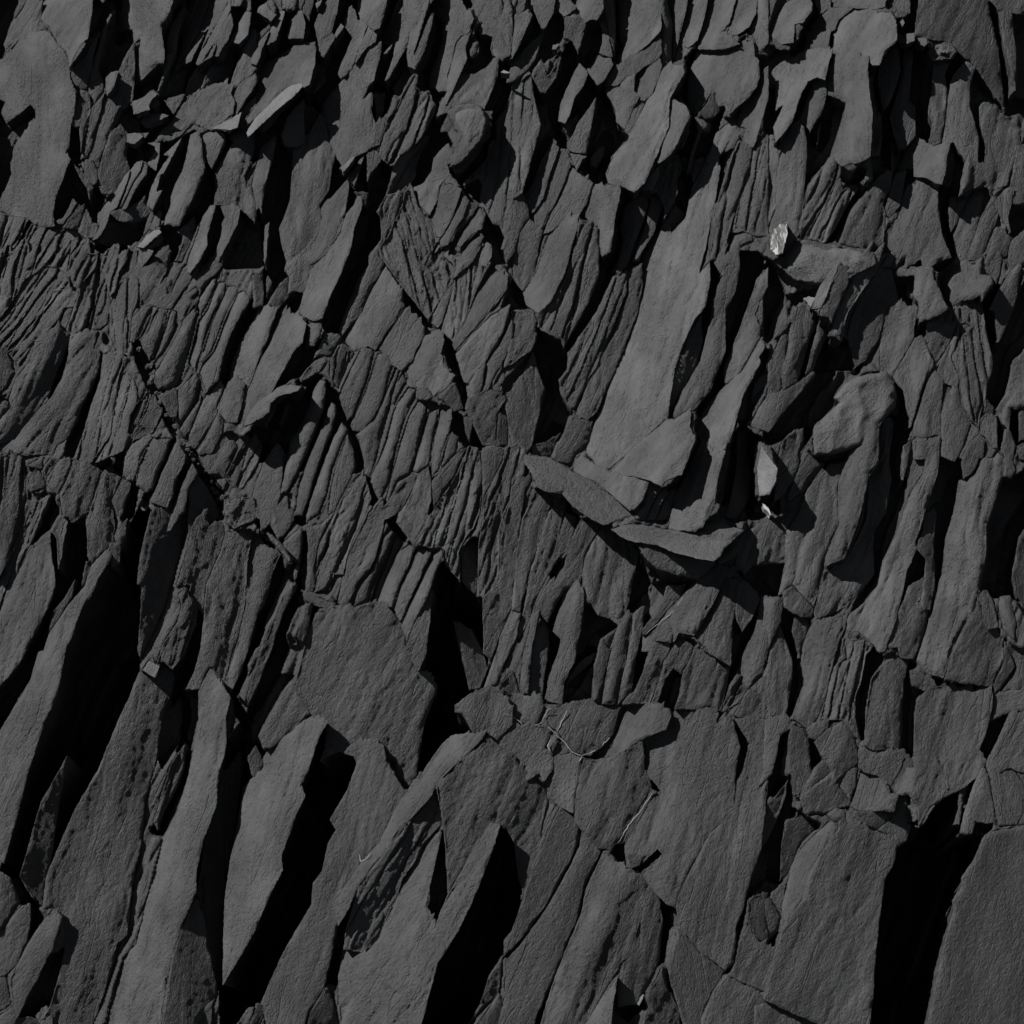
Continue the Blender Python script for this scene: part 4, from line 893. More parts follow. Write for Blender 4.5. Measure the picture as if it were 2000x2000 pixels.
H; 995 1700 1010 1800 1050 1932 1140 2120 1060 2060 1000 1932
H; 1670 1590 1730 1640 1780 1750 1740 1900 1720 2000 1690 2250 1600 2380 1500 2450 1660 2250 1690 1940 1720 1780 1700 1660
S 44; 1680 1560 1932 1570 1932 1700 1800 1750 1740 1660
S 46 a4; 1700 1220 1780 1330 1720 1440 1600 1500 1580 1510 1640 1310
S 44 a3; 1740 1420 1790 1340 1932 1420 1932 1570 1710 1550 1680 1530
S 46; 1900 1240 1932 1200 1932 1420 1800 1330
T 3 2
S 58; -40 680 0 650 90 650 110 690 90 840 30 960 -40 1130
S 48 a3; 90 850 180 1120 180 1250 140 1500 120 1540 0 1560 -40 1570 -40 1200 0 1000 30 950
H; 100 700 190 760 180 900 240 1060 250 1100 280 1300 190 1540 130 1540 170 1300 185 1130 100 850
S 28 z-3; 200 800 290 800 320 850 260 1000 240 1100 180 900
S 42; 110 600 180 560 340 730 330 800 250 790 120 720
S 58 a3; 340 830 400 800 490 820 600 770 580 880 540 960 480 1180 430 1400 330 1660 200 1560 170 1560 280 1300 250 1110 280 980
S 50 a4; 560 960 680 970 770 960 800 1000 740 1080 700 1290 660 1400 655 1560 700 1740 620 1640 560 1570 400 1560 440 1400 490 1180 580 1100
H; 870 0 1000 0 960 170 860 370 830 500 760 640 660 790 640 770 740 590 790 460 790 320 820 100
S 36 a3; 1180 0 1270 0 1250 200 1260 560 1220 740 1180 740 1150 680 1180 480 1190 350 1120 270 1170 130
H; 1120 290 1180 400 1170 500 1060 620 1000 830 890 1050 1000 660 1060 440
S 44; 1060 560 1180 490 1150 680 1210 750 1180 900 1100 1110 1000 1100 980 1020 880 1040 990 750
H; 1200 800 1210 760 1110 1110 1060 1240 1020 1280 1020 1350 1020 1650 990 1800 1100 1880 1110 1500 1130 1420 1190 1340 1080 1300 1060 1200 1100 1120
S 42 a3; 890 1110 1030 1110 1060 1140 1020 1290 1010 1500 1010 1650 990 1800 880 1800 800 1800 730 1760 740 1500 780 1260
H; 810 1040 850 1120 780 1270 740 1480 730 1700 690 1700 660 1560 655 1420 710 1250 750 1080
S 46 k=chip; 1070 1195 1140 1200 1250 1270 1270 1320 1180 1350 1090 1310
S 52 r8 a2; 1190 1350 1270 1320 1420 1325 1560 1340 1640 1330 1695 1360 1690 1480 1640 1680 1595 1790 1640 1890 1620 1960 1480 2080 1340 2150 1260 2210 1170 2360 1140 2380 1120 2200 1100 1900 1110 1520 1130 1420
S 50; 1700 1390 1800 1350 1990 1340 1990 1500 1800 1520 1670 1580 1690 1500
H; 1800 1510 1780 1600 1700 1760 1640 1880 1600 1800 1670 1590
S 52 a2; 1820 1520 1990 1510 1990 2000 1830 1930 1660 1960 1640 1900 1730 1730
S 48; 1600 620 1650 590 1690 660 1740 860 1660 890 1590 790
S 57 r10; 1750 640 1830 630 1860 780 1880 850 1860 970 1770 890 1740 700
S 45 a3; 1510 810 1590 690 1660 895 1750 880 1780 1100 1720 1220 1690 1320 1500 1300 1330 1270 1400 1030
S 34 a3; 1780 960 1850 1130 1860 1170 1760 1330 1710 1370 1700 1310 1790 1120
H d5; 1230 1270 1500 1310 1560 1305 1700 1340 1640 1330 1500 1340 1300 1310
S 54; -20 1580 90 1540 160 1560 180 1640 90 1680 70 1800 30 1970 -40 1970
H; 90 1680 160 1660 150 1932 130 2150 40 2150 30 2000 60 1850
S 40; 180 1600 280 1640 310 1750 320 1932 340 2000 310 2040 230 2130 210 2000 150 1970 160 1700
S 50; 290 1640 330 1600 460 1560 450 1640 380 1720 330 1710
S 42; 450 1640 560 1580 640 1680 670 1800 680 1900 650 1932 480 1960 350 1740
H; 330 1720 370 1750 380 1870 310 1990 320 1850
S 50 r8; 690 1800 830 1820 990 1800 1070 1850 1110 1900 1130 2150 970 2140 910 2120 830 1990 720 1960 690 1932
T 3 3
S 50; 490 0 680 0 660 150 620 240 540 130
S 60; 700 30 830 40 920 190 980 210 950 330 870 320 700 320 620 290 660 190 690 80
S 36; 680 325 870 330 930 360 890 420 820 470 740 430
S 40; 240 220 490 20 540 140 620 280 580 300 510 300 430 350 300 350 250 280
S 54 r12 k=chip; 430 350 510 300 580 330 590 400 540 415 490 400
S 64 z2; 460 410 500 430 440 580 380 700 330 840 260 1000 150 1120 105 1180 110 1050 140 900 180 740 250 600 380 480
S 49 z2 r8; 505 415 600 420 740 440 830 470 950 520 975 590 940 740 880 850 860 1000 840 1150 820 1320 800 1560 795 1700 760 1990 560 1970 350 1920 100 1810 0 1760 -40 1740 0 1600 40 1440 105 1190 150 1125 260 1005 330 845 380 705 445 580; slate_block; massive broad block with a flat face, left of the widest black cleft at lower right
H d40; 1350 170 1440 130 1440 470 1450 500 1580 510 1610 530 1560 680 1460 830 1450 920 1390 1000 1400 1080 1370 1200 1310 1400 1260 1600 1240 1750 1190 1990 770 1990 800 1700 820 1400 870 900 960 700 980 600 1040 550 1080 440 1150 430 1250 280
S 44 r10; 1620 530 1700 480 1932 430 1990 430 1990 1990 1190 1990 1250 1700 1310 1400 1400 1080 1390 1000 1460 900 1460 830 1560 680; slate_block; broad smooth block filling the bottom right corner, right of the widest black cleft
S 44; 940 380 1000 210 1060 215 1030 330 1060 430 1080 440 1040 550 980 600 940 520 830 470 890 420
S 56 a2; 1060 0 1350 0 1340 190 1220 300 1140 440 1130 280 1060 200 980 200 930 130 1000 0
S 50; 840 30 1000 0 930 130 860 70
S 42 a3; 1360 -40 1560 -40 1490 170 1440 440 1440 130 1350 160
S 52; 1620 0 1660 60 1700 290 1710 410 1660 420 1560 400 1540 500 1450 490 1480 340 1550 130
S 50 a2; 1680 0 1840 0 1930 130 1920 340 1880 430 1740 430 1710 290 1680 100
S 48; 1860 0 1990 40 1990 400 1890 430 1930 340 1940 130
H; 1590 370 1660 380 1670 470 1560 510 1540 440
H d7; 1560 100 1580 80 1480 330 1440 450
S 22 z-3; 100 600 130 400 260 360 360 450 250 560 150 800 90 850
H; 190 100 230 230 160 390 100 580 80 860 30 950 -40 1050 -100 900 0 520 130 240
H; 30 0 150 0 150 80 60 210 20 220
S 36; 150 90 130 220 70 380 0 530 -40 600 -60 400 0 240 60 210
S 38; 160 0 310 0 290 130 230 210 200 120
H d6; 310 0 350 0 310 110 240 210 290 120
S 44; 320 60 350 0 480 0 490 20 240 220 230 210
S 46 k=chip; 30 950 130 880 110 1070 50 1020
S 42 r14; -40 980 10 970 60 1050 100 1130 80 1230 0 1300 -60 1330 -90 1200
H; 70 1250 60 1340 20 1380 -50 1340 0 1310
S 44; 0 1770 100 1820 350 1920 400 1990 -100 1990 -100 1800
T 2 3
S 45; 330 290 360 280 450 330 500 400 510 460 500 560 430 720 350 870 250 1040 130 1220 0 1370 -60 1420 -60 1300 0 1230 70 1030 130 820 200 640 250 420
H d8; 510 450 525 470 510 570 430 730 290 980 180 1170 0 1390 -40 1420 0 1360 160 1160 300 920 430 690
S 48; 530 470 600 490 680 610 620 740 540 900 500 1130 440 1250 390 1390 290 1640 190 1850 150 1990 -120 1990 -60 1770 -40 1450 60 1340 250 1080 420 780 510 590
H d7; 690 610 640 740 555 910 520 1100 440 1290 360 1480 290 1650 180 1970 165 1970 290 1620 430 1220 500 1120 540 890 620 720
S 52 a2; 690 630 770 700 860 765 1000 810 1030 860 990 980 965 1260 970 1330 930 1420 840 1470 810 1550 760 1600 640 1790 520 1990 200 1990 300 1650 440 1290 520 1110 560 910
S 34 a3; 1035 880 1110 990 1140 1150 1120 1300 1110 1450 1000 1700 960 1780 800 1800 800 1600 840 1480 970 1350 970 1240 990 1000
S 64 z2; 795 1575 760 1800 740 1990 520 1990 640 1800; slate_splinter; pale pointed triangular splinter rising from the bottom edge right of centre
H; 800 1580 805 1700 800 1800 960 1770 1000 1710 1050 1830 990 1850 990 1990 740 1990 760 1820
S 36; 1130 1500 1170 1660 1250 1800 1270 1860 1260 1990 990 1990 1000 1850 1050 1830 1010 1720 1090 1600
H; 1100 980 1220 1080 1240 1200 1200 1400 1190 1600 1240 1760 1310 1990 1260 1990 1260 1830 1160 1640 1130 1470 1140 1150
S 42 a2; 1250 1210 1330 1290 1420 1410 1600 1540 1510 1700 1430 1880 1420 1990 1310 1990 1240 1750 1190 1590 1200 1420
S 50 a2; 1240 1050 1260 950 1350 770 1490 500 1590 420 1680 280 1700 100 1750 0 1790 -180 1890 -350 1930 -180 1932 100 1880 600 1800 850 1740 1080 1690 1200 1690 1320 1670 1480 1610 1530 1540 1470 1420 1400 1260 1220
H; 1932 150 1932 960 1780 980 1740 1150 1700 1300 1680 1480 1620 1540 1600 1530 1680 1440 1690 1180 1790 880 1890 550
S 28; 1780 1000 1932 940 1932 1320 1840 1280 1780 1150
S 45; 1780 1200 1850 1300 1932 1340 2000 1390 1932 1700 1800 1640 1640 1570 1690 1460 1720 1320
S 46; 1610 1560 1650 1590 1800 1650 1900 1740 1932 1780 1990 1990 1440 1990 1520 1700
H; 770 560 840 530 840 630 870 640 1000 650 1100 600 1155 650 1100 740 980 795 860 740 780 650
S 42 k=chip; 870 650 1010 660 960 730 900 760
S 95 z2 k=chip; 995 1710 960 1790 945 1780 980 1720
T 0 3
S 38; -40 760 80 840 150 1010 80 1120 0 1230 -40 1240
S 47; -40 1280 160 1040 230 1030 230 1150 210 1320 130 1480 40 1560 -40 1600
H d7; 0 770 60 810 150 850 190 950 330 1140 300 1200 230 1320 210 1290 240 1110 170 1000 90 850
S 52 z1; 400 1065 470 1120 430 1240 410 1380 350 1450 270 1620 160 1830 100 1990 -40 1990 -40 1880 60 1830 110 1780 90 1600 130 1490 220 1310 330 1150
S 30 a4; 470 1120 485 1200 490 1340 412 1390 432 1240
H; 495 1370 480 1450 430 1620 390 1740 350 1790 260 1870 130 1900 190 1790 290 1600 360 1440 410 1380
S 44; -40 1605 40 1570 60 1640 80 1780 0 1830 -40 1840
S 48; 270 1870 350 1790 390 1860 400 1990 330 1990
S 30; 20 1990 130 1890 240 1880 330 1932 330 1990
S 36; 1640 1720 1600 1800 1590 1990 1430 1990 1440 1910
S 26; 1932 1780 2000 1800 1990 1880 1932 1990 1870 1990
"""
# ------------------------------------------------------------------ read the outlines
K = 500 / 1932.0
slabs, holes = [], []
cx = cy = 0
for ln in DATA.strip().splitlines():
    if ln[0] == 'T':
        _, a, b_ = ln.split()
        cx, cy = int(a) * 500, int(b_) * 500
        continue
    part = [s.strip() for s in ln.split(';')]
    num = [float(t) for t in part[1].split()]
    pts = np.array(num).reshape(-1, 2) * K + np.array((cx, cy))
    o = part[0].split()
    if o[0] == 'H':
        d = None
        for t in o[1:]:
            d = float(t[1:]) / 100
        holes.append((pts, d))
        continue
    e = dict(pts=pts, g=float(o[1]), z=0.0, r=3.0, a=1.2, k='')
    for t in o[2:]:
        if t.startswith('k='):
            e['k'] = t[2:]
        elif t[0] == 'z':
            e['z'] = float(t[1:]) / 100
        elif t[0] == 'r':
            e['r'] = float(t[1:])
        elif t[0] == 'a':
            e['a'] = float(t[1:])
    e['name'] = part[2] if len(part) > 2 else None
    e['label'] = part[3] if len(part) > 3 else None
    slabs.append(e)

def interlock(p, seed):
    """straight cut across the grain -> broken fingers that run on under or over the neighbour"""
    rz = random.Random(seed)
    ctr = p.mean(0)
    out = []
    n = len(p)
    for i in range(n):
        a, b = p[i], p[(i + 1) % n]
        out.append(a)
        L = float(np.hypot(*(b - a)))
        for ys in (500, 1000, 1500):
            if abs(a[1] - ys) < 14 and abs(b[1] - ys) < 14 and L > 16 and abs(b[1] - a[1]) < 0.45 * L:
                sgn = 1 if ys > ctr[1] else -1
                f = 0.0
                up = rz.random() < 0.5
                while True:
                    f += rz.uniform(7, 20) / L
                    if f > 0.96:
                        break
                    dy = rz.uniform(14, 38) if up else rz.uniform(-3, 8)
                    out.append(a + (b - a) * f + np.array((-0.42 * sgn * dy, sgn * dy)))
                    if up:
                        g2 = f + rz.uniform(4, 9) / L
                        if g2 < 0.95:
                            f = g2
                            dy += rz.uniform(-5, 3)
                            out.append(a + (b - a) * f + np.array((-0.42 * sgn * dy, sgn * dy)))
                    up = not up
                break
    return np.array(out)
for i, e in enumerate(slabs):
    e['pts'] = interlock(e['pts'], 500 + i)

TILT_TO_SUN = {}   #CAL
STRATA = math.radians(66)
a_hor = math.hypot(SUN_SLOPE.x, SUN_SLOPE.y)
rnd = random.Random(11)
for i, e in enumerate(slabs):
    P = plane_at(e['pts'], np.zeros(len(e['pts'])))[:, :2]
    c = P.mean(0)
    q = P - c
    w, vec = np.linalg.eigh(q.T @ q)
    ax = vec[:, 1]
    if ax[1] < 0:
        ax = -ax
    ang = math.atan2(ax[1], ax[0])
    ratio = math.sqrt(w[1] / max(w[0], 1e-9))
    e['ratio'] = ratio
    e['axis'] = ang
    ok = ratio > 1.7 and math.radians(48) < ang < math.radians(112)
    e['ang'] = ang if ok else STRATA
    if e['k'] in ('flake', 'boulder'):
        e['ang'] = ang
    e['area'] = abs(poly_area(e['pts']))
    e['c'] = c
    across = np.array((math.sin(e['ang']), -math.cos(e['ang'])))      # to the right of the grain
    along = np.array((math.cos(e['ang']), math.sin(e['ang'])))
    e['ac'], e['al'] = across, along
    sa = q @ across
    wd = max(sa.max() - sa.min(), 0.02)
    # lean of the slab about its own grain: lit slabs face the sun, dull ones turn away
    want = TILT_TO_SUN.get(i, max(0.24 if e['g'] > 36 else 0.10, min(0.97, SUN_SLOPE.z * lin(min(44 + (e['g'] - 40) * 1.95, 114)) / lin(72))))
    A = -(SUN_SLOPE.x * across[0] + SUN_SLOPE.y * across[1])
    amp = math.hypot(A, SUN_SLOPE.z)
    ph = math.atan2(A, SUN_SLOPE.z)
    dlt = ph - math.acos(min(1, want / amp))
    t = math.tan(max(-0.75, min(0.62, dlt)))
    lim = 0.030 if e['k'] in ('flake', 'chip', 'shiny', 'twig') else 0.060
    if abs(t) * wd / 2 > lim:
        t = math.copysign(lim * 2 / wd, t)
    if e['k'] == 'boulder':
        t *= 0.3
    e['t'] = t
    e['wd'] = wd

# ------------------------------------------------------------------ settle the slabs against each other
LOOSE = ('flake', 'boulder', 'shiny', 'chip', 'twig')
GS = 4.0
gx, gy = np.meshgrid(np.arange(-60, 2060, GS), np.arange(-60, 2060, GS))
lab = np.full(gx.shape, -1)
def cells(p):
    i0, i1 = int((p[:, 0].min() + 60) / GS), int((p[:, 0].max() + 60) / GS) + 2
    j0, j1 = int((p[:, 1].min() + 60) / GS), int((p[:, 1].max() + 60) / GS) + 2
    sl = (slice(max(j0, 0), max(j1, 0)), slice(max(i0, 0), max(i1, 0)))
    return sl, inside(p, gx[sl], gy[sl])
for i, e in enumerate(slabs):
    if e['k'] in LOOSE:
        continue
    sl, m = cells(e['pts'])
    lab[sl][m] = i
GP = plane_at(np.stack((gx.ravel(), gy.ravel()), 1), 0 * gx.ravel())[:, :2].reshape(gx.shape + (2,))
def lean(idx, pos):
    out = np.zeros(len(idx))
    for k in np.unique(idx):
        mk = idx == k
        out[mk] = slabs[k]['t'] * ((pos[mk] - slabs[k]['c']) @ slabs[k]['ac'])
    return out
ns = len(slabs)
AtA = np.eye(ns) * 7.0
Atb = np.zeros(ns)
for dj, di, step in ((0, 2, 0.002), (0, 3, 0.002), (2, 0, -0.003), (3, 0, -0.003)):
    la = lab[:lab.shape[0] - dj, :lab.shape[1] - di]
    lb = lab[dj:, di:]
    m = (la >= 0) & (lb >= 0) & (la != lb)
    pa, pb = la[m], lb[m]
    pos = 0.5 * (GP[:lab.shape[0] - dj, :lab.shape[1] - di][m] + GP[dj:, di:][m])
    rhs = lean(pb, pos) - lean(pa, pos) + step
    np.add.at(AtA, (pa, pa), 1.0)
    np.add.at(AtA, (pb, pb), 1.0)
    np.add.at(AtA, (pa, pb), -1.0)
    np.add.at(AtA, (pb, pa), -1.0)
    np.add.at(Atb, pa, rhs)
    np.add.at(Atb, pb, -rhs)
Z = np.linalg.solve(AtA, Atb)
HG = np.full(lab.shape, np.nan)
for i, e in enumerate(slabs):
    e['z0'] = float(Z[i]) + e['z'] + rnd.uniform(-0.004, 0.004)
ok = lab >= 0
HG[ok] = Z[lab[ok]] + lean(lab[ok], GP[ok])
for i, e in enumerate(slabs):
    if e['k'] in LOOSE:
        q = e['pts'] - e['pts'].mean(0)
        sl, m = cells(e['pts'].mean(0) + q * 1.35 + np.sign(q) * 14)
        v = HG[sl][m]
        v = v[~np.isnan(v)]
        e['z0'] = (float(np.percentile(v, 80 if e['k'] == 'flake' else 65)) if len(v) else 0.0) + e['z'] + (0.006 if e['k'] == 'chip' else 0.0)

# ------------------------------------------------------------------ bedrock behind and between the slabs
fine_u = np.arange(-60, 2061, 2.5)
left = -60 - np.cumsum(np.linspace(4, 50, 110))[::-1]
right = 2060 + np.cumsum(np.linspace(4, 50, 110))
U = np.concatenate((left, fine_u, right))
V = U.copy()
nu = len(U)
gu, gv = np.meshgrid(U, V)
H = np.full(gu.shape, -9.0)
for e in slabs:
    p = e['pts']
    i0, i1 = np.searchsorted(U, (p[:, 0].min(), p[:, 0].max()))
    j0, j1 = np.searchsorted(V, (p[:, 1].min(), p[:, 1].max()))
    if i1 <= i0 or j1 <= j0:
        continue
    su, sv = gu[j0:j1, i0:i1], gv[j0:j1, i0:i1]
    m = inside(p, su, sv)
    X = plane_at(np.stack((su.ravel(), sv.ravel()), 1), 0 * su.ravel())[:, :2] - e['c']
    h = (e['z0'] + e['t'] * (X @ e['ac'])).reshape(su.shape)
    blk = H[j0:j1, i0:i1]
    blk[m] = np.maximum(blk[m], h[m])
cover = H > -8
hole = np.zeros(gu.shape, bool)
hdep = np.zeros(gu.shape)
for p, d in holes:
    i0, i1 = np.searchsorted(U, (p[:, 0].min() - 6, p[:, 0].max() + 6))
    j0, j1 = np.searchsorted(V, (p[:, 1].min() - 6, p[:, 1].max() + 6))
    m = inside(p, gu[j0:j1, i0:i1], gv[j0:j1, i0:i1])
    if d is None:
        d = min(0.30, max(0.06, 0.62 * math.sqrt(abs(poly_area(p))) * M))
    hole[j0:j1, i0:i1] |= m
    hdep[j0:j1, i0:i1][m] = np.maximum(hdep[j0:j1, i0:i1][m], d)

def shifts(a):
    for dy, dx in ((0, 1), (0, -1), (1, 0), (-1, 0)):
        yield np.roll(np.roll(a, dy, 0), dx, 1)
known = cover.copy()
F = np.where(cover, H, 0)
for it in range(70):
    s = np.zeros_like(F)
    n = np.zeros_like(F)
    for a, k in zip(shifts(F * known), shifts(known.astype(float))):
        s += a
        n += k
    new = (~known) & (n > 0)
    F[new] = s[new] / n[new]
    known |= new
for it in range(3):                              # a rim where outlines do not quite meet
    nb = np.zeros_like(hdep)
    for a in shifts(hdep):
        nb = np.maximum(nb, a)
    grow = (hdep == 0) & (nb > 0) & (~cover)
    hdep[grow] = nb[grow]
floor_hole = hdep.copy()
for it in range(4):
    s = hdep.copy()
    for a in shifts(floor_hole):
        s += a
    floor_hole = np.where(hdep > 0, np.minimum(s / 5, hdep), 0)
near_hole = hdep > 0
for it in range(4):
    n2 = near_hole.copy()
    for a in shifts(near_hole):
        n2 |= a
    near_hole = n2

flat = np.stack((gu.ravel(), gv.ravel()), 1)
X = plane_at(flat, 0 * flat[:, 0])
ac = np.array((math.sin(STRATA), -math.cos(STRATA)))
al = np.array((math.cos(STRATA), math.sin(STRATA)))
s_, l_ = X[:, 0] * ac[0] + X[:, 1] * ac[1], X[:, 0] * al[0] + X[:, 1] * al[1]
rib = np.abs(noise(s_ / 0.030, l_ / 0.35, 3))
rel = 0.012 * (np.minimum(rib * 3, 1) - 0.6) + 0.010 * fbm(s_ / 0.06, l_ / 0.16, 5, 4)
outer = np.clip(np.maximum(np.abs(gu - 1000), np.abs(gv - 1000)).ravel() - 1040, 0, 300) / 300
big = 0.10 * fbm(s_ / 0.22, l_ / 0.7, 9, 4)
B = F.ravel() - 0.006 + rel * 0.5
B = np.where(cover.ravel(), H.ravel() - 0.016 + rel * 0.2, B)
B = B - floor_hole.ravel() * (1 + 0.25 * noise(s_ / 0.05, l_ / 0.2, 21))
B = B * (1 - outer) + outer * (big + 2.6 * rel + 0.02 * np.abs(noise(s_ / 0.09, l_ / 0.5, 31)))
P3 = plane_at(flat, B)
idx = np.arange(nu * nu).reshape(nu, nu)
quads = np.stack((idx[:-1, :-1], idx[1:, :-1], idx[1:, 1:], idx[:-1, 1:]), -1).reshape(-1, 4)

def make_mesh(name, co, tris=None, polys=None, smooth=True):
    me = bpy.data.meshes.new(name)
    if polys is None:
        k = tris.shape[1]
        me.vertices.add(len(co))
        me.vertices.foreach_set('co', np.ascontiguousarray(co, np.float32).ravel())
        me.loops.add(tris.size)
        me.loops.foreach_set('vertex_index', np.ascontiguousarray(tris, np.int32).ravel())
        me.polygons.add(len(tris))
        me.polygons.foreach_set('loop_start', np.arange(0, tris.size, k, dtype=np.int32))
        me.polygons.foreach_set('loop_total', np.full(len(tris), k, np.int32))
        me.update(calc_edges=True)
        me.validate()
    else:
        me.from_pydata([tuple(c) for c in co], [], polys)
    me.polygons.foreach_set('use_smooth', np.full(len(me.polygons), smooth, bool))
    return me

def place(o, loc, turn=0.0):
    o.matrix_world = SLOPE @ Matrix.Translation(Vector(loc)) @ Matrix.Rotation(turn, 4, 'Z')

me = make_mesh('rock_face', P3, quads)
me.materials.append(MAT_DARKER)
rock = bpy.data.objects.new('rock_face', me)
scene.collection.objects.link(rock)
place(rock, (0, 0, 0))
rock['kind'] = 'structure'

# ------------------------------------------------------------------ slabs
def ragged(p, seed, chipy, amp, grain, teeth):
    """traced outline -> broken-stone outline (points about 4.5 px apart)"""
    out = []
    n = len(p)
    e1 = p - np.roll(p, 1, 0)
    e2 = np.roll(p, -1, 0) - p
    n1 = np.stack((e1[:, 1], -e1[:, 0]), 1) / (np.hypot(e1[:, 0], e1[:, 1])[:, None] + 1e-6)
    n2 = np.stack((e2[:, 1], -e2[:, 0]), 1) / (np.hypot(e2[:, 0], e2[:, 1])[:, None] + 1e-6)
    mt = (n1 + n2) / (1 + np.maximum((n1 * n2).sum(1), -0.6))[:, None]
    p = p + 0.6 * mt
    run = 0.0
    for i in range(n):
        a, b = p[i], p[(i + 1) % n]
        L = float(np.hypot(*(b - a)))
        k = max(1, int(round(L / 3.2)))
        nrm = np.array((b[1] - a[1], a[0] - b[0])) / max(L, 1e-6)
        steep = abs(b[1] - a[1]) / max(L, 1e-6)
        f = np.arange(k) / k
        s = run + f * L
        w = np.sin(np.pi * f) ** 0.5 if k > 1 else np.zeros(1)
        am = amp * (1.0 if steep > 0.6 else 1.6)
        d = am * (0.9 * noise(s / 22, s * 0 + 0.3, seed) + 0.8 * noise(s / 8, s * 0 + 5.3, seed + 1)) + chipy * 0.9 * noise(s / 3.7, s * 0 + 9.1, seed + 2)
        q = a[None] + f[:, None] * (b - a)[None] + (d * (0.35 + 0.65 * w))[:, None] * nrm[None]
        cut = float(nrm @ grain)                       # ends broken across the grain splinter into teeth
        if cut > 0.5 and teeth > 0 and L > 6:
            ph = s / 13.0 + 0.8 * noise(s / 17, s * 0 + 2.2, seed + 3)
            fr = ph - np.floor(ph)
            hgt = np.clip(0.5 + 1.1 * noise(np.floor(ph) * 5.3, s * 0 + 4.4, seed + 4), 0, 1)
            tt = hgt * np.where(fr < 0.7, fr / 0.7, (1 - fr) / 0.3)
            ends = np.clip(np.minimum(f, 1 - f) * L / 4, 0, 1)
            q = q + (teeth * tt * ends * min(1.0, 2 * (cut - 0.4)))[:, None] * grain[None]
        out.append(q)
        run += L
    return np.concatenate(out)

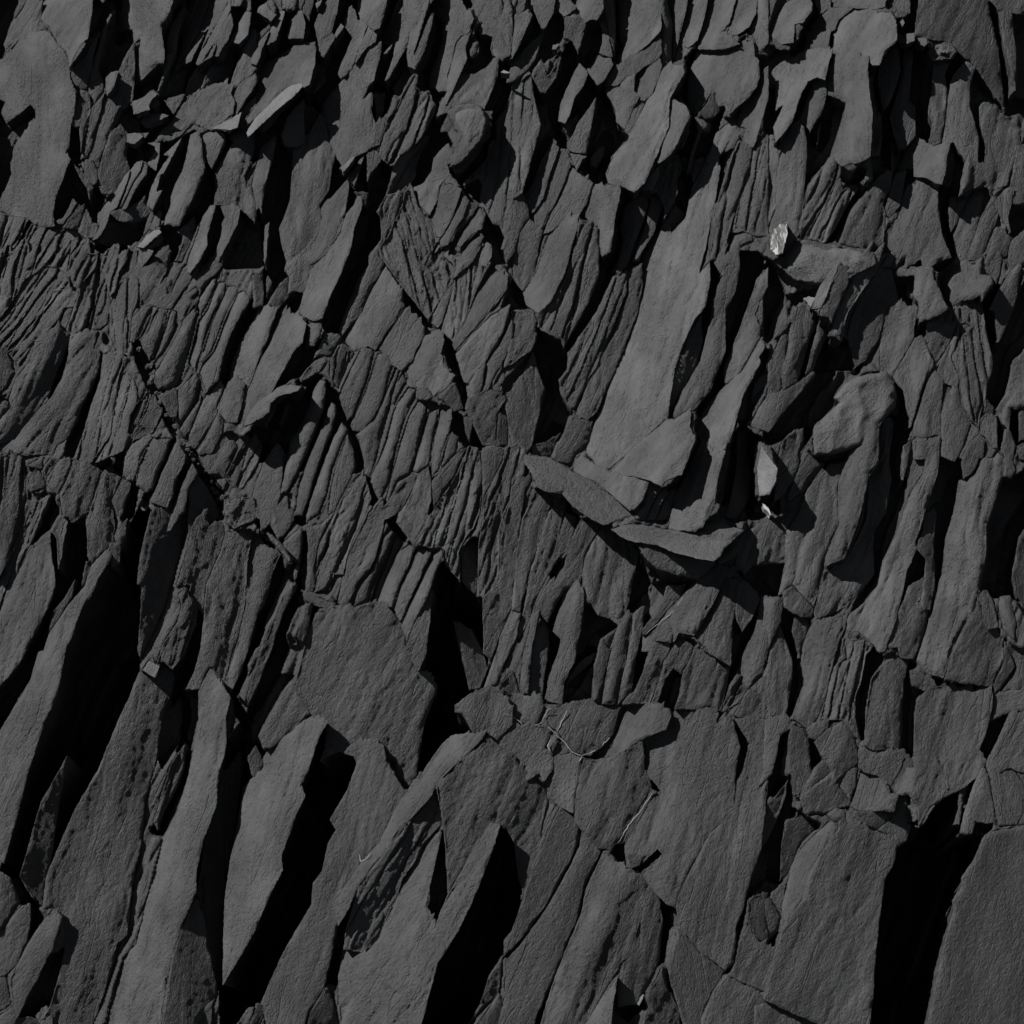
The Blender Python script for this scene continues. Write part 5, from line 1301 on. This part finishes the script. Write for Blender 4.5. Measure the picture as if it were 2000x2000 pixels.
def build_slab(e, i):
    seed = 100 + i * 7
    rr = random.Random(seed)
    p = e['pts']
    if poly_area(p) < 0:
        p = p[::-1]
    round_ = e['k'] in ('boulder', 'knob')
    gr = np.array((e['al'][0], -e['al'][1]))
    teeth = 0 if round_ or e['k'] in ('flake', 'shiny', 'chip') or e['r'] > 8 else min(15.0, 0.16 * math.sqrt(e['area']))
    loop = ragged(p, seed, 0.4 if round_ else 1.0, 0.6 if round_ else 1.0, gr, teeth)
    u0, v0 = loop.min(0)
    u1, v1 = loop.max(0)
    sp = 2.4 if e['a'] >= 4 else 3.9
    g1, g2 = np.meshgrid(np.arange(u0, u1, sp), np.arange(v0, v1, sp * 0.9))
    g1[1::2] += sp / 2
    rs = np.random.RandomState(seed)
    cand = np.stack((g1.ravel(), g2.ravel()), 1) + rs.uniform(-0.8, 0.8, (g1.size, 2))
    cand = cand[inside(loop, cand[:, 0], cand[:, 1])]
    ins = []
    if len(cand):
        dd = edge_dist(cand, loop)
        R = e['r']
        ins.append(cand[dd > 7.0])
    nx = np.roll(loop, -1, 0) - np.roll(loop, 1, 0)
    nn = np.stack((-nx[:, 1], nx[:, 0]), 1) / (np.hypot(nx[:, 0], nx[:, 1])[:, None] + 1e-6)
    for off in (1.2, 3.2, 5.6):
        q = loop + nn * off
        q = q[inside(loop, q[:, 0], q[:, 1])]
        if len(q):
            q = q[edge_dist(q, loop) > off * 0.85]
        if len(q):
            ins.append(q)
    extra = np.concatenate(ins) if ins else np.zeros((0, 2))
    allp = np.concatenate((loop, extra))
    r = delaunay_2d_cdt([Vector((float(x), float(y))) for x, y in allp], [], [list(range(len(loop)))], 1, 0.05)
    pv = np.array([(q.x, q.y) for q in r[0]])
    tri = np.array([f for f in r[2] if len(f) == 3], int)
    if len(tri) == 0:
        return None
    # orientation towards the viewer (photo v runs down)
    a, b, c = pv[tri[:, 0]], pv[tri[:, 1]], pv[tri[:, 2]]
    sg = (b[:, 0] - a[:, 0]) * (c[:, 1] - a[:, 1]) - (b[:, 1] - a[:, 1]) * (c[:, 0] - a[:, 0])
    tri = np.where((sg > 0)[:, None], tri[:, ::-1], tri)
    ed = {}
    for t in tri:
        for j in range(3):
            ed[(t[j], t[(j + 1) % 3])] = 1
    nxt = {x: y for (x, y) in ed if (y, x) not in ed}
    # height field
    d = edge_dist(pv, loop) * M
    XY = plane_at(pv, 0 * pv[:, 0])[:, :2]
    q = XY - e['c']
    s, l = q @ e['ac'], q @ e['al']
    ox, oy = rr.uniform(0, 60), rr.uniform(0, 60)
    h = e['z0'] + e['t'] * s
    size = math.sqrt(e['area']) * M
    if round_:
        R = e['r'] * M
        x = np.clip(1 - d / R, 0, 1)
        h = h + R * 0.75 * (np.sqrt(1 - x * x) - 1)
        h = h + 0.0035 * fbm(s / 0.06 + ox, l / 0.07 + oy, seed, 5) - 0.013 * np.abs(noise(s / 0.085 + oy, l / 0.10 + ox, seed + 2)) - 0.004 * np.abs(noise(s / 0.03 + oy, l / 0.04 + ox, seed + 4)) + (0.010 * fbm(s / 0.022 + ox, l / 0.02 + oy, seed + 3, 3) if e['a'] > 3 else 0)
        wall = 0.10
    else:
        R = e['r'] * M
        x = np.clip(1 - d / R, 0, 1)
        if e['r'] > 8:
            h = h + R * 0.62 * (np.sqrt(np.maximum(1 - x * x, 0)) - 1)
        else:
            cw = M * (2.1 + 5.0 * noise(s / 0.05 + oy, l / 0.06 + ox, seed + 20)) * min(1.0, size / 0.06)
            h = h - 0.75 * np.maximum(0, np.maximum(cw, 0.0009) - d)
        A = e['a'] * 0.001 * (0.6 if e['g'] < 46 else 1.0)
        fade = np.clip(d / 0.006, 0.25, 1)
        # cleavage: long creases, broken steps, broad waves
        wob = 0.25 * noise(s / 0.08, l / 0.12, seed + 9)
        if e['a'] < 5 and e['area'] > 1200 and e['k'] == '' and rr.random() < 0.8:
            kf = rr.uniform(0.06, 0.24) * (1 if rr.random() < 0.85 else -0.5)
            if e['g'] <= 48:
                kf *= 0.25
            kf = math.copysign(min(abs(kf), 0.085 / max(e['wd'], 0.02)), kf)
            sf = s - rr.uniform(-0.25, 0.28) * e['wd'] - rr.uniform(-0.14, 0.14) * l - 0.010 * noise(l / 0.12 + ox, 0 * l, seed + 11)
            h = h - kf * (np.sqrt(sf * sf + 0.004 ** 2) - 0.25 * e['wd'])
        if e['a'] >= 4:
            # cleaved ribs: each one rises to the right and breaks off sharply
            ph_ = s / (0.026 + 0.0016 * e['a']) + ox + 0.9 * noise(s / 0.11, l / 0.45 + oy, seed) + 0.12 * noise(s / 0.02, l / 0.05, seed + 13)
            fr = ph_ - np.floor(ph_)
            am = 0.55 + 0.9 * np.clip(noise(np.floor(ph_) * 3.7, l / 0.20 + oy, seed + 14) + 0.4, 0, 1)
            h = h + A * am * (0.8 * (np.where(fr < 0.86, fr / 0.86, (1 - fr) / 0.14) - 0.5) - 1.5 * np.exp(-((fr - 0.93) / 0.095) ** 2)) * fade
        if e['a'] >= 2:
            cr1 = np.abs(noise(s / 0.040 + ox + wob, l / 0.50 + oy, seed))
            h = h + A * 1.3 * (np.sqrt(np.minimum(cr1 * 5.0, 1) + 0.02) - 1) * fade
        if rr.random() < 0.55:
            st = 2.2 * noise(s / 0.06 + oy, l / 0.30 + ox, seed + 2) + 0.9 * noise(s / 0.03, l / 0.07 + ox, seed + 4)
            fr = st - np.floor(st)
            h = h + min(0.0035, 0.0012 + 0.5 * A) * (np.floor(st) + np.clip((fr - 0.92) / 0.08, 0, 1)) * fade
        h = h + 0.046 * size * noise(s / (0.8 * size) + ox, l / (1.2 * size) + oy, seed + 15)
        rug = (1.0 if e['pts'][:, 1].mean() < 1420 else 0.45) * (1.35 if e['pts'][:, 0].mean() > 1150 else 0.8) * (0.5 if e['g'] < 46 and e['area'] > 9000 else 1.0)
        rdg = 0.9 * noise(s / 0.075 + ox + 0.3 * wob, l / 0.26 + oy, seed + 5) + 1.1 * np.sqrt(np.abs(noise(s / 0.036 + oy + wob, l / 0.20 + ox, seed + 16)) + 0.01) - 0.55 * np.abs(noise(s / 0.06 + oy, l / 0.30 + ox, seed + 18))
        h = h + rug * min(0.0060, 0.04 * size) * rdg * np.clip(d / 0.012, 0.35, 1)
        h = h + min(0.005, 0.03 * size) * fbm(s / 0.16 + ox, l / 0.30 + oy, seed + 5, 2) * 0.8
        h = h + 0.0008 * fbm(s / 0.012 + ox, l / 0.016 + oy, seed + 6, 3)
        if e['k'] in ('flake', 'shiny'):
            wall = 0.014
            h = h + 0.25 * s * s / 0.05 * (1 if e['k'] == 'shiny' else 0.4)
        elif e['k'] in ('chip', 'twig'):
            wall = 0.03
        else:
            i0, i1 = np.searchsorted(U, (u0, u1))
            j0, j1 = np.searchsorted(V, (v0, v1))
            wall = 0.34 if near_hole[j0:j1, i0:i1].any() else 0.12
    top = plane_at(pv, h)
    # side walls, undercut a little and broken
    order, seen = [], set()
    loops = []
    for st0 in list(nxt):
        if st0 in seen:
            continue
        ring = []
        k = st0
        while k not in seen and k in nxt:
            seen.add(k)
            ring.append(k)
            k = nxt[k]
        if len(ring) > 2:
            loops.append(ring)
    co = [top]
    faces = [tri]
    base = len(top)
    for ring in loops:
        rp = top[ring]
        tg = np.roll(rp, -1, 0) - np.roll(rp, 1, 0)
        # inner direction in the slope plane
        inn = np.stack((-tg[:, 1], tg[:, 0], 0 * tg[:, 0]), 1)
        inn /= (np.linalg.norm(inn, axis=1)[:, None] + 1e-9)
        cum = np.cumsum(np.linalg.norm(rp - np.roll(rp, 1, 0), axis=1))
        prev = np.array(ring)
        m = len(ring)
        cap_in = min(0.12 * size, 0.03)
        for f in (0.03, 0.10, 0.25, 0.55, 1.0):
            jit = noise(cum / 0.02, cum * 0 + f * 9, seed + 8) * 0.004 * (1 if wall > 0.05 else 0.2)
            ins_ = min(0.10 * f * wall + (0.002 if f < 0.1 else 0.004), cap_in) + jit
            low = rp + inn * ins_[:, None] if np.ndim(ins_) else rp + inn * ins_
            low = low - np.array((0, 0, 1.0)) * (f * wall)
            cur = np.arange(base, base + m)
            co.append(low)
            base += m
            nxtp, nxtc = np.roll(prev, -1), np.roll(cur, -1)
            faces.append(np.stack((prev, cur, nxtc), 1))
            faces.append(np.stack((prev, nxtc, nxtp), 1))
            prev = cur
        if e['k'] in ('flake', 'shiny', 'chip', 'twig', 'boulder'):
            co.append(low.mean(0)[None])
            cc = base
            base += 1
            faces.append(np.stack((prev, np.full(m, cc), np.roll(prev, -1)), 1))
    co = np.concatenate(co)
    faces = np.concatenate(faces)
    org = np.array((e['c'][0], e['c'][1], e['z0']))
    turn = e['ang'] - math.pi / 2
    ct, sn = math.cos(turn), math.sin(turn)
    co = co - org
    co = np.stack((co[:, 0] * ct + co[:, 1] * sn, -co[:, 0] * sn + co[:, 1] * ct, co[:, 2]), 1)
    me = make_mesh(e['nm'], co, faces)
    me.set_sharp_from_angle(angle=math.radians(48))
    k = e['k']
    mt = MAT
    if k == 'shiny':
        mt = MAT_SHINY
    elif e['g'] >= 140:
        mt = MAT_WHITE
    elif e['g'] >= 95:
        mt = MAT_FLAKE
    elif k in ('flake', 'boulder') or e['g'] >= 67:
        mt = MAT_PALE
    me.materials.append(mt)
    o = bpy.data.objects.new(e['nm'], me)
    scene.collection.objects.link(o)
    place(o, org, turn)
    return o

# ------------------------------------------------------------------ names and labels
MARKS = [('rounded boulder', 905, 260), ('curled bright flake', 540, 205), ('lumpy pale stone', 1840, 100),
         ('striped shiny flake', 1520, 465), ('two-lobed stone', 1650, 790), ('pale lens-shaped flake', 1100, 920),
         ('overhanging pale plate', 1320, 1045), ('broad dark plate', 700, 1330), ('bent finger stone', 530, 775),
         ('upright pale flake', 1497, 915), ('massive lower-right block', 1620, 1780), ('white root threads', 1080, 1430),
         ('small square chip', 295, 1305), ('pale bottom-edge splinter', 1165, 1960), ('twig-like splinter', 545, 1070),
         ('top left corner', 0, 0), ('bottom left corner', 0, 2000), ('top right corner', 2000, 0), ('bottom right corner', 2000, 2000)]
NUM = ['', '', 'two', 'three', 'four', 'five', 'six', 'seven', 'eight', 'nine', 'ten']
ORD = ['', 'second', 'third', 'fourth', 'fifth', 'sixth', 'seventh', 'eighth', 'ninth']

def describe(e):
    c = e['pts'].mean(0)
    A = e['area']
    rt = e['ratio']
    lean = math.degrees(e['axis'])
    if e['k'] in ('chip',):
        nm, cat, noun = 'slate_chip', 'stone chip', 'chip'
    elif e['k'] in ('flake',):
        nm, cat, noun = 'slate_flake', 'stone flake', 'flake'
    elif e['r'] >= 10 and rt > 1.8:
        nm, cat, noun = 'slate_finger', 'rock finger', 'rounded finger'
    elif rt > 3.2 and A > 3500:
        nm, cat, noun = 'slate_shard', 'slate shard', 'blade'
    elif rt > 2.6:
        nm, cat, noun = 'slate_splinter', 'slate splinter', 'splinter'
    elif A > 2500:
        nm, cat, noun = 'slate_plate', 'slate plate', 'slab'
    else:
        nm, cat, noun = 'slate_fragment', 'slate fragment', 'fragment'
    size = 'huge' if A > 40000 else 'large' if A > 14000 else 'medium' if A > 5000 else 'small' if A > 1500 else 'tiny'
    g = e['g']
    tone = 'pale grey' if g >= 63 else 'mid grey' if g >= 50 else 'dark grey' if g >= 36 else 'blackish'
    p = e['pts'] - c
    wtop = None
    al = np.array((e['al'][0], -e['al'][1]))
    acr = np.array((e['ac'][0], -e['ac'][1]))
    t = p @ al
    s = p @ acr
    hi = t > t.min() + 0.72 * (t.max() - t.min())
    pointed = (s[hi].max() - s[hi].min()) < 0.45 * (s.max() - s.min()) if hi.sum() > 0 else False
    tip = 'pointed' if pointed else 'blunt'
    groov = ' grooved' if e['a'] >= 4 else ''
    best = None
    for nme, x, y in MARKS:
        dd = math.hypot(c[0] - x, c[1] - y) * (1.35 if 'corner' in nme else 1)
        if dd > 45 and (best is None or dd < best[0]):
            best = (dd, nme, c[0] - x, c[1] - y)
    dd, nme, dx, dy = best
    an = math.degrees(math.atan2(-dy, dx)) % 360
    dirs = ['right of', 'above and right of', 'above', 'above and left of', 'left of', 'below and left of', 'below', 'below and right of']
    w = dirs[int(((an + 22.5) % 360) // 45)]
    if 'corner' in nme:
        w = 'near'
    pre = '' if w == 'near' else ('just ' if dd < 130 else 'well ' if dd > 300 else '')
    e['nm'], e['cat'] = nm, cat
    w = w.replace('above and right of', 'up-right of').replace('above and left of', 'up-left of').replace('below and left of', 'down-left of').replace('below and right of', 'down-right of')
    return f"{size} {tone}{groov} {tip} {noun} {pre}{w} the {nme}"

groups = {}
for e in slabs:
    lab = describe(e)
    if e['name']:
        e['nm'] = e['name']
        e['cat'] = e['name'].replace('_', ' ')
        e['txt'] = e['label']
    else:
        groups.setdefault(lab, []).append(e)
for lab, es in groups.items():
    if len(es) == 1:
        es[0]['txt'] = lab
        continue
    xs = [e['pts'][:, 0].mean() for e in es]
    ys = [e['pts'][:, 1].mean() for e in es]
    hor = (max(xs) - min(xs)) >= (max(ys) - min(ys)) * 0.7
    es.sort(key=lambda e: e['pts'][:, 0].mean() if hor else e['pts'][:, 1].mean())
    n = len(es)
    for j, e in enumerate(es):
        first, last, frm = ('leftmost', 'rightmost', 'from left') if hor else ('topmost', 'lowest', 'from top')
        o_ = first if j == 0 else last if j == n - 1 else f"{ORD[j]} {frm}"
        e['txt'] = f"{o_} {lab}"
GROUP = {'slate_plate': 'slate slabs of the rock face', 'slate_shard': 'long slate blades of the rock face', 'slate_finger': 'rounded fingers of the rock face',
         'slate_splinter': 'slate splinters of the rock face', 'slate_fragment': 'small slate fragments', 'slate_chip': 'loose stone chips', 'slate_flake': 'loose stone flakes'}
for i, e in enumerate(slabs):
    o = build_slab(e, i)
    if o is None:
        continue
    o['label'] = e['txt']
    o['category'] = e['cat']
    if e['nm'] in GROUP:
        o['group'] = GROUP[e['nm']]

# ------------------------------------------------------------------ dry white root threads and pale mineral veins
def surf(u, v):
    i = int(np.clip(np.searchsorted(U, u), 1, nu - 1))
    j = int(np.clip(np.searchsorted(V, v), 1, nu - 1))
    return float(H[j, i]) if cover[j, i] else float(F[j, i])

def thread(name, label, lines, wid, seed):
    rs = np.random.RandomState(seed)
    verts, faces = [], []
    for li in lines:
        pts = []
        for (x0, y0), (x1, y1) in zip(li[:-1], li[1:]):
            n = max(2, int(math.hypot(x1 - x0, y1 - y0) / 5))
            for k in range(n):
                f = k / n
                pts.append((x0 + (x1 - x0) * f, y0 + (y1 - y0) * f))
        pts.append(li[-1])
        pts = np.array(pts) + rs.uniform(-0.9, 0.9, (len(pts), 2))
        h = np.array([surf(a, b) for a, b in pts])
        k = np.ones(5) / 5
        h = np.convolve(np.pad(h, 2, mode='edge'), k, 'valid') + 0.004
        P = plane_at(pts, h)
        N = len(P)
        for q in range(N):
            r = wid * (0.45 + 0.55 * math.sin(math.pi * (q + 0.5) / N)) * rs.uniform(0.6, 1.25)
            tg = P[min(q + 1, N - 1)] - P[max(q - 1, 0)]
            tg = tg / (np.linalg.norm(tg) + 1e-9)
            sd = np.cross(tg, (0, 0, 1.0))
            sd = sd / (np.linalg.norm(sd) + 1e-9)
            up = np.cross(sd, tg)
            for a in range(5):
                w = 2 * math.pi * a / 5
                verts.append(P[q] + r * (math.cos(w) * sd + math.sin(w) * up))
            if q:
                b0 = len(verts) - 10
                for a in range(5):
                    faces.append((b0 + a, b0 + (a + 1) % 5, b0 + 5 + (a + 1) % 5, b0 + 5 + a))
    co = np.array(verts)
    org = co.mean(0)
    me = make_mesh(name, co - org, None, faces)
    me.materials.append(MAT_THREAD)
    o = bpy.data.objects.new(name, me)
    scene.collection.objects.link(o)
    place(o, org)
    o['label'] = label
    o['category'] = 'dry root'
    return o

def crumb(u, v, rad, rs, z=0.0):
    n1, n2 = 6, 8
    verts, faces = [], []
    sc = np.array((rs.uniform(0.7, 1.2), rs.uniform(0.8, 1.6), rs.uniform(0.5, 0.9))) * rad
    a0 = rs.uniform(0, math.pi)
    for i in range(n1 + 1):
        th = math.pi * i / n1
        for j in range(n2):
            ph = 2 * math.pi * j / n2
            k = 1 + 0.28 * rs.uniform(-1, 1)
            x, y, zz = sc * k * np.array((math.sin(th) * math.cos(ph), math.sin(th) * math.sin(ph), math.cos(th)))
            verts.append((x * math.cos(a0) - y * math.sin(a0), x * math.sin(a0) + y * math.cos(a0), zz))
    for i in range(n1):
        for j in range(n2):
            faces.append((i * n2 + j, (i + 1) * n2 + j, (i + 1) * n2 + (j + 1) % n2, i * n2 + (j + 1) % n2))
    me = make_mesh('stone_crumb', np.array(verts), None, faces, False)
    me.materials.append(MAT)
    o = bpy.data.objects.new('stone_crumb', me)
    scene.collection.objects.link(o)
    place(o, plane_at(np.array([[u, v]], float), np.array([z]))[0])
    return o

rs = np.random.RandomState(8)
CRACK = [(268, 680), (300, 752), (345, 838), (385, 905), (430, 965), (470, 1005), (520, 1045)]
for q in range(46):
    f = rs.uniform(0, len(CRACK) - 1.001)
    i = int(f)
    (xa, ya), (xb, yb) = CRACK[i], CRACK[i + 1]
    u, v = xa + (xb - xa) * (f - i) + rs.normal(0, 4), ya + (yb - ya) * (f - i) + rs.normal(0, 4)
    o = crumb(u, v, rs.uniform(0.0035, 0.009), rs, surf(u, v) - 0.012 + rs.uniform(-0.008, 0.006))
    o['label'] = 'small angular stone crumb caught in the long diagonal crack at left'
    o['category'] = 'stone crumb'
    o['group'] = 'crumbs in the diagonal crack'

def loc(c, r, *q):
    return [(c * 500 + x * K, r * 500 + y * K) for x, y in zip(q[0::2], q[1::2])]
thread('pale_thread', 'branching dry white root threads on the ledge below the thin standing splinters',
       [loc(2, 2, -60, 1520, 0, 1540, 80, 1600), loc(2, 2, 170, 1610, 220, 1590, 270, 1500, 290, 1480),
        loc(2, 2, 270, 1620, 400, 1740, 450, 1810, 530, 1840), loc(2, 2, 340, 1660, 380, 1580, 415, 1500),
        loc(2, 2, 530, 1840, 640, 1800, 740, 1700), loc(2, 2, 290, 1720, 270, 1760, 285, 1800),
        loc(2, 2, 530, 1845, 505, 1890), loc(2, 2, -40, 1380, -20, 1440, 10, 1490)], 0.0015, 3)
thread('pale_thread', 'thin pale mineral vein crossing the steep face below the overhanging plate',
       [loc(2, 2, 1000, 925, 1120, 830, 1220, 750, 1290, 640)], 0.0011, 4)  # a mineral vein in the rock, modelled as a raised thread
thread('pale_thread', 'thin pale mineral vein running down into a small dark hollow at lower centre',
       [loc(2, 3, 1060, 190, 960, 340, 890, 420, 805, 560)], 0.0013, 5)  # pale vein of the slab, built as a thin tube; not a root
thread('pale_thread', 'short hooked pale thread on the long ridge at lower centre left',
       [loc(1, 3, 775, 650, 790, 705, 830, 690, 865, 640)], 0.0012, 6)
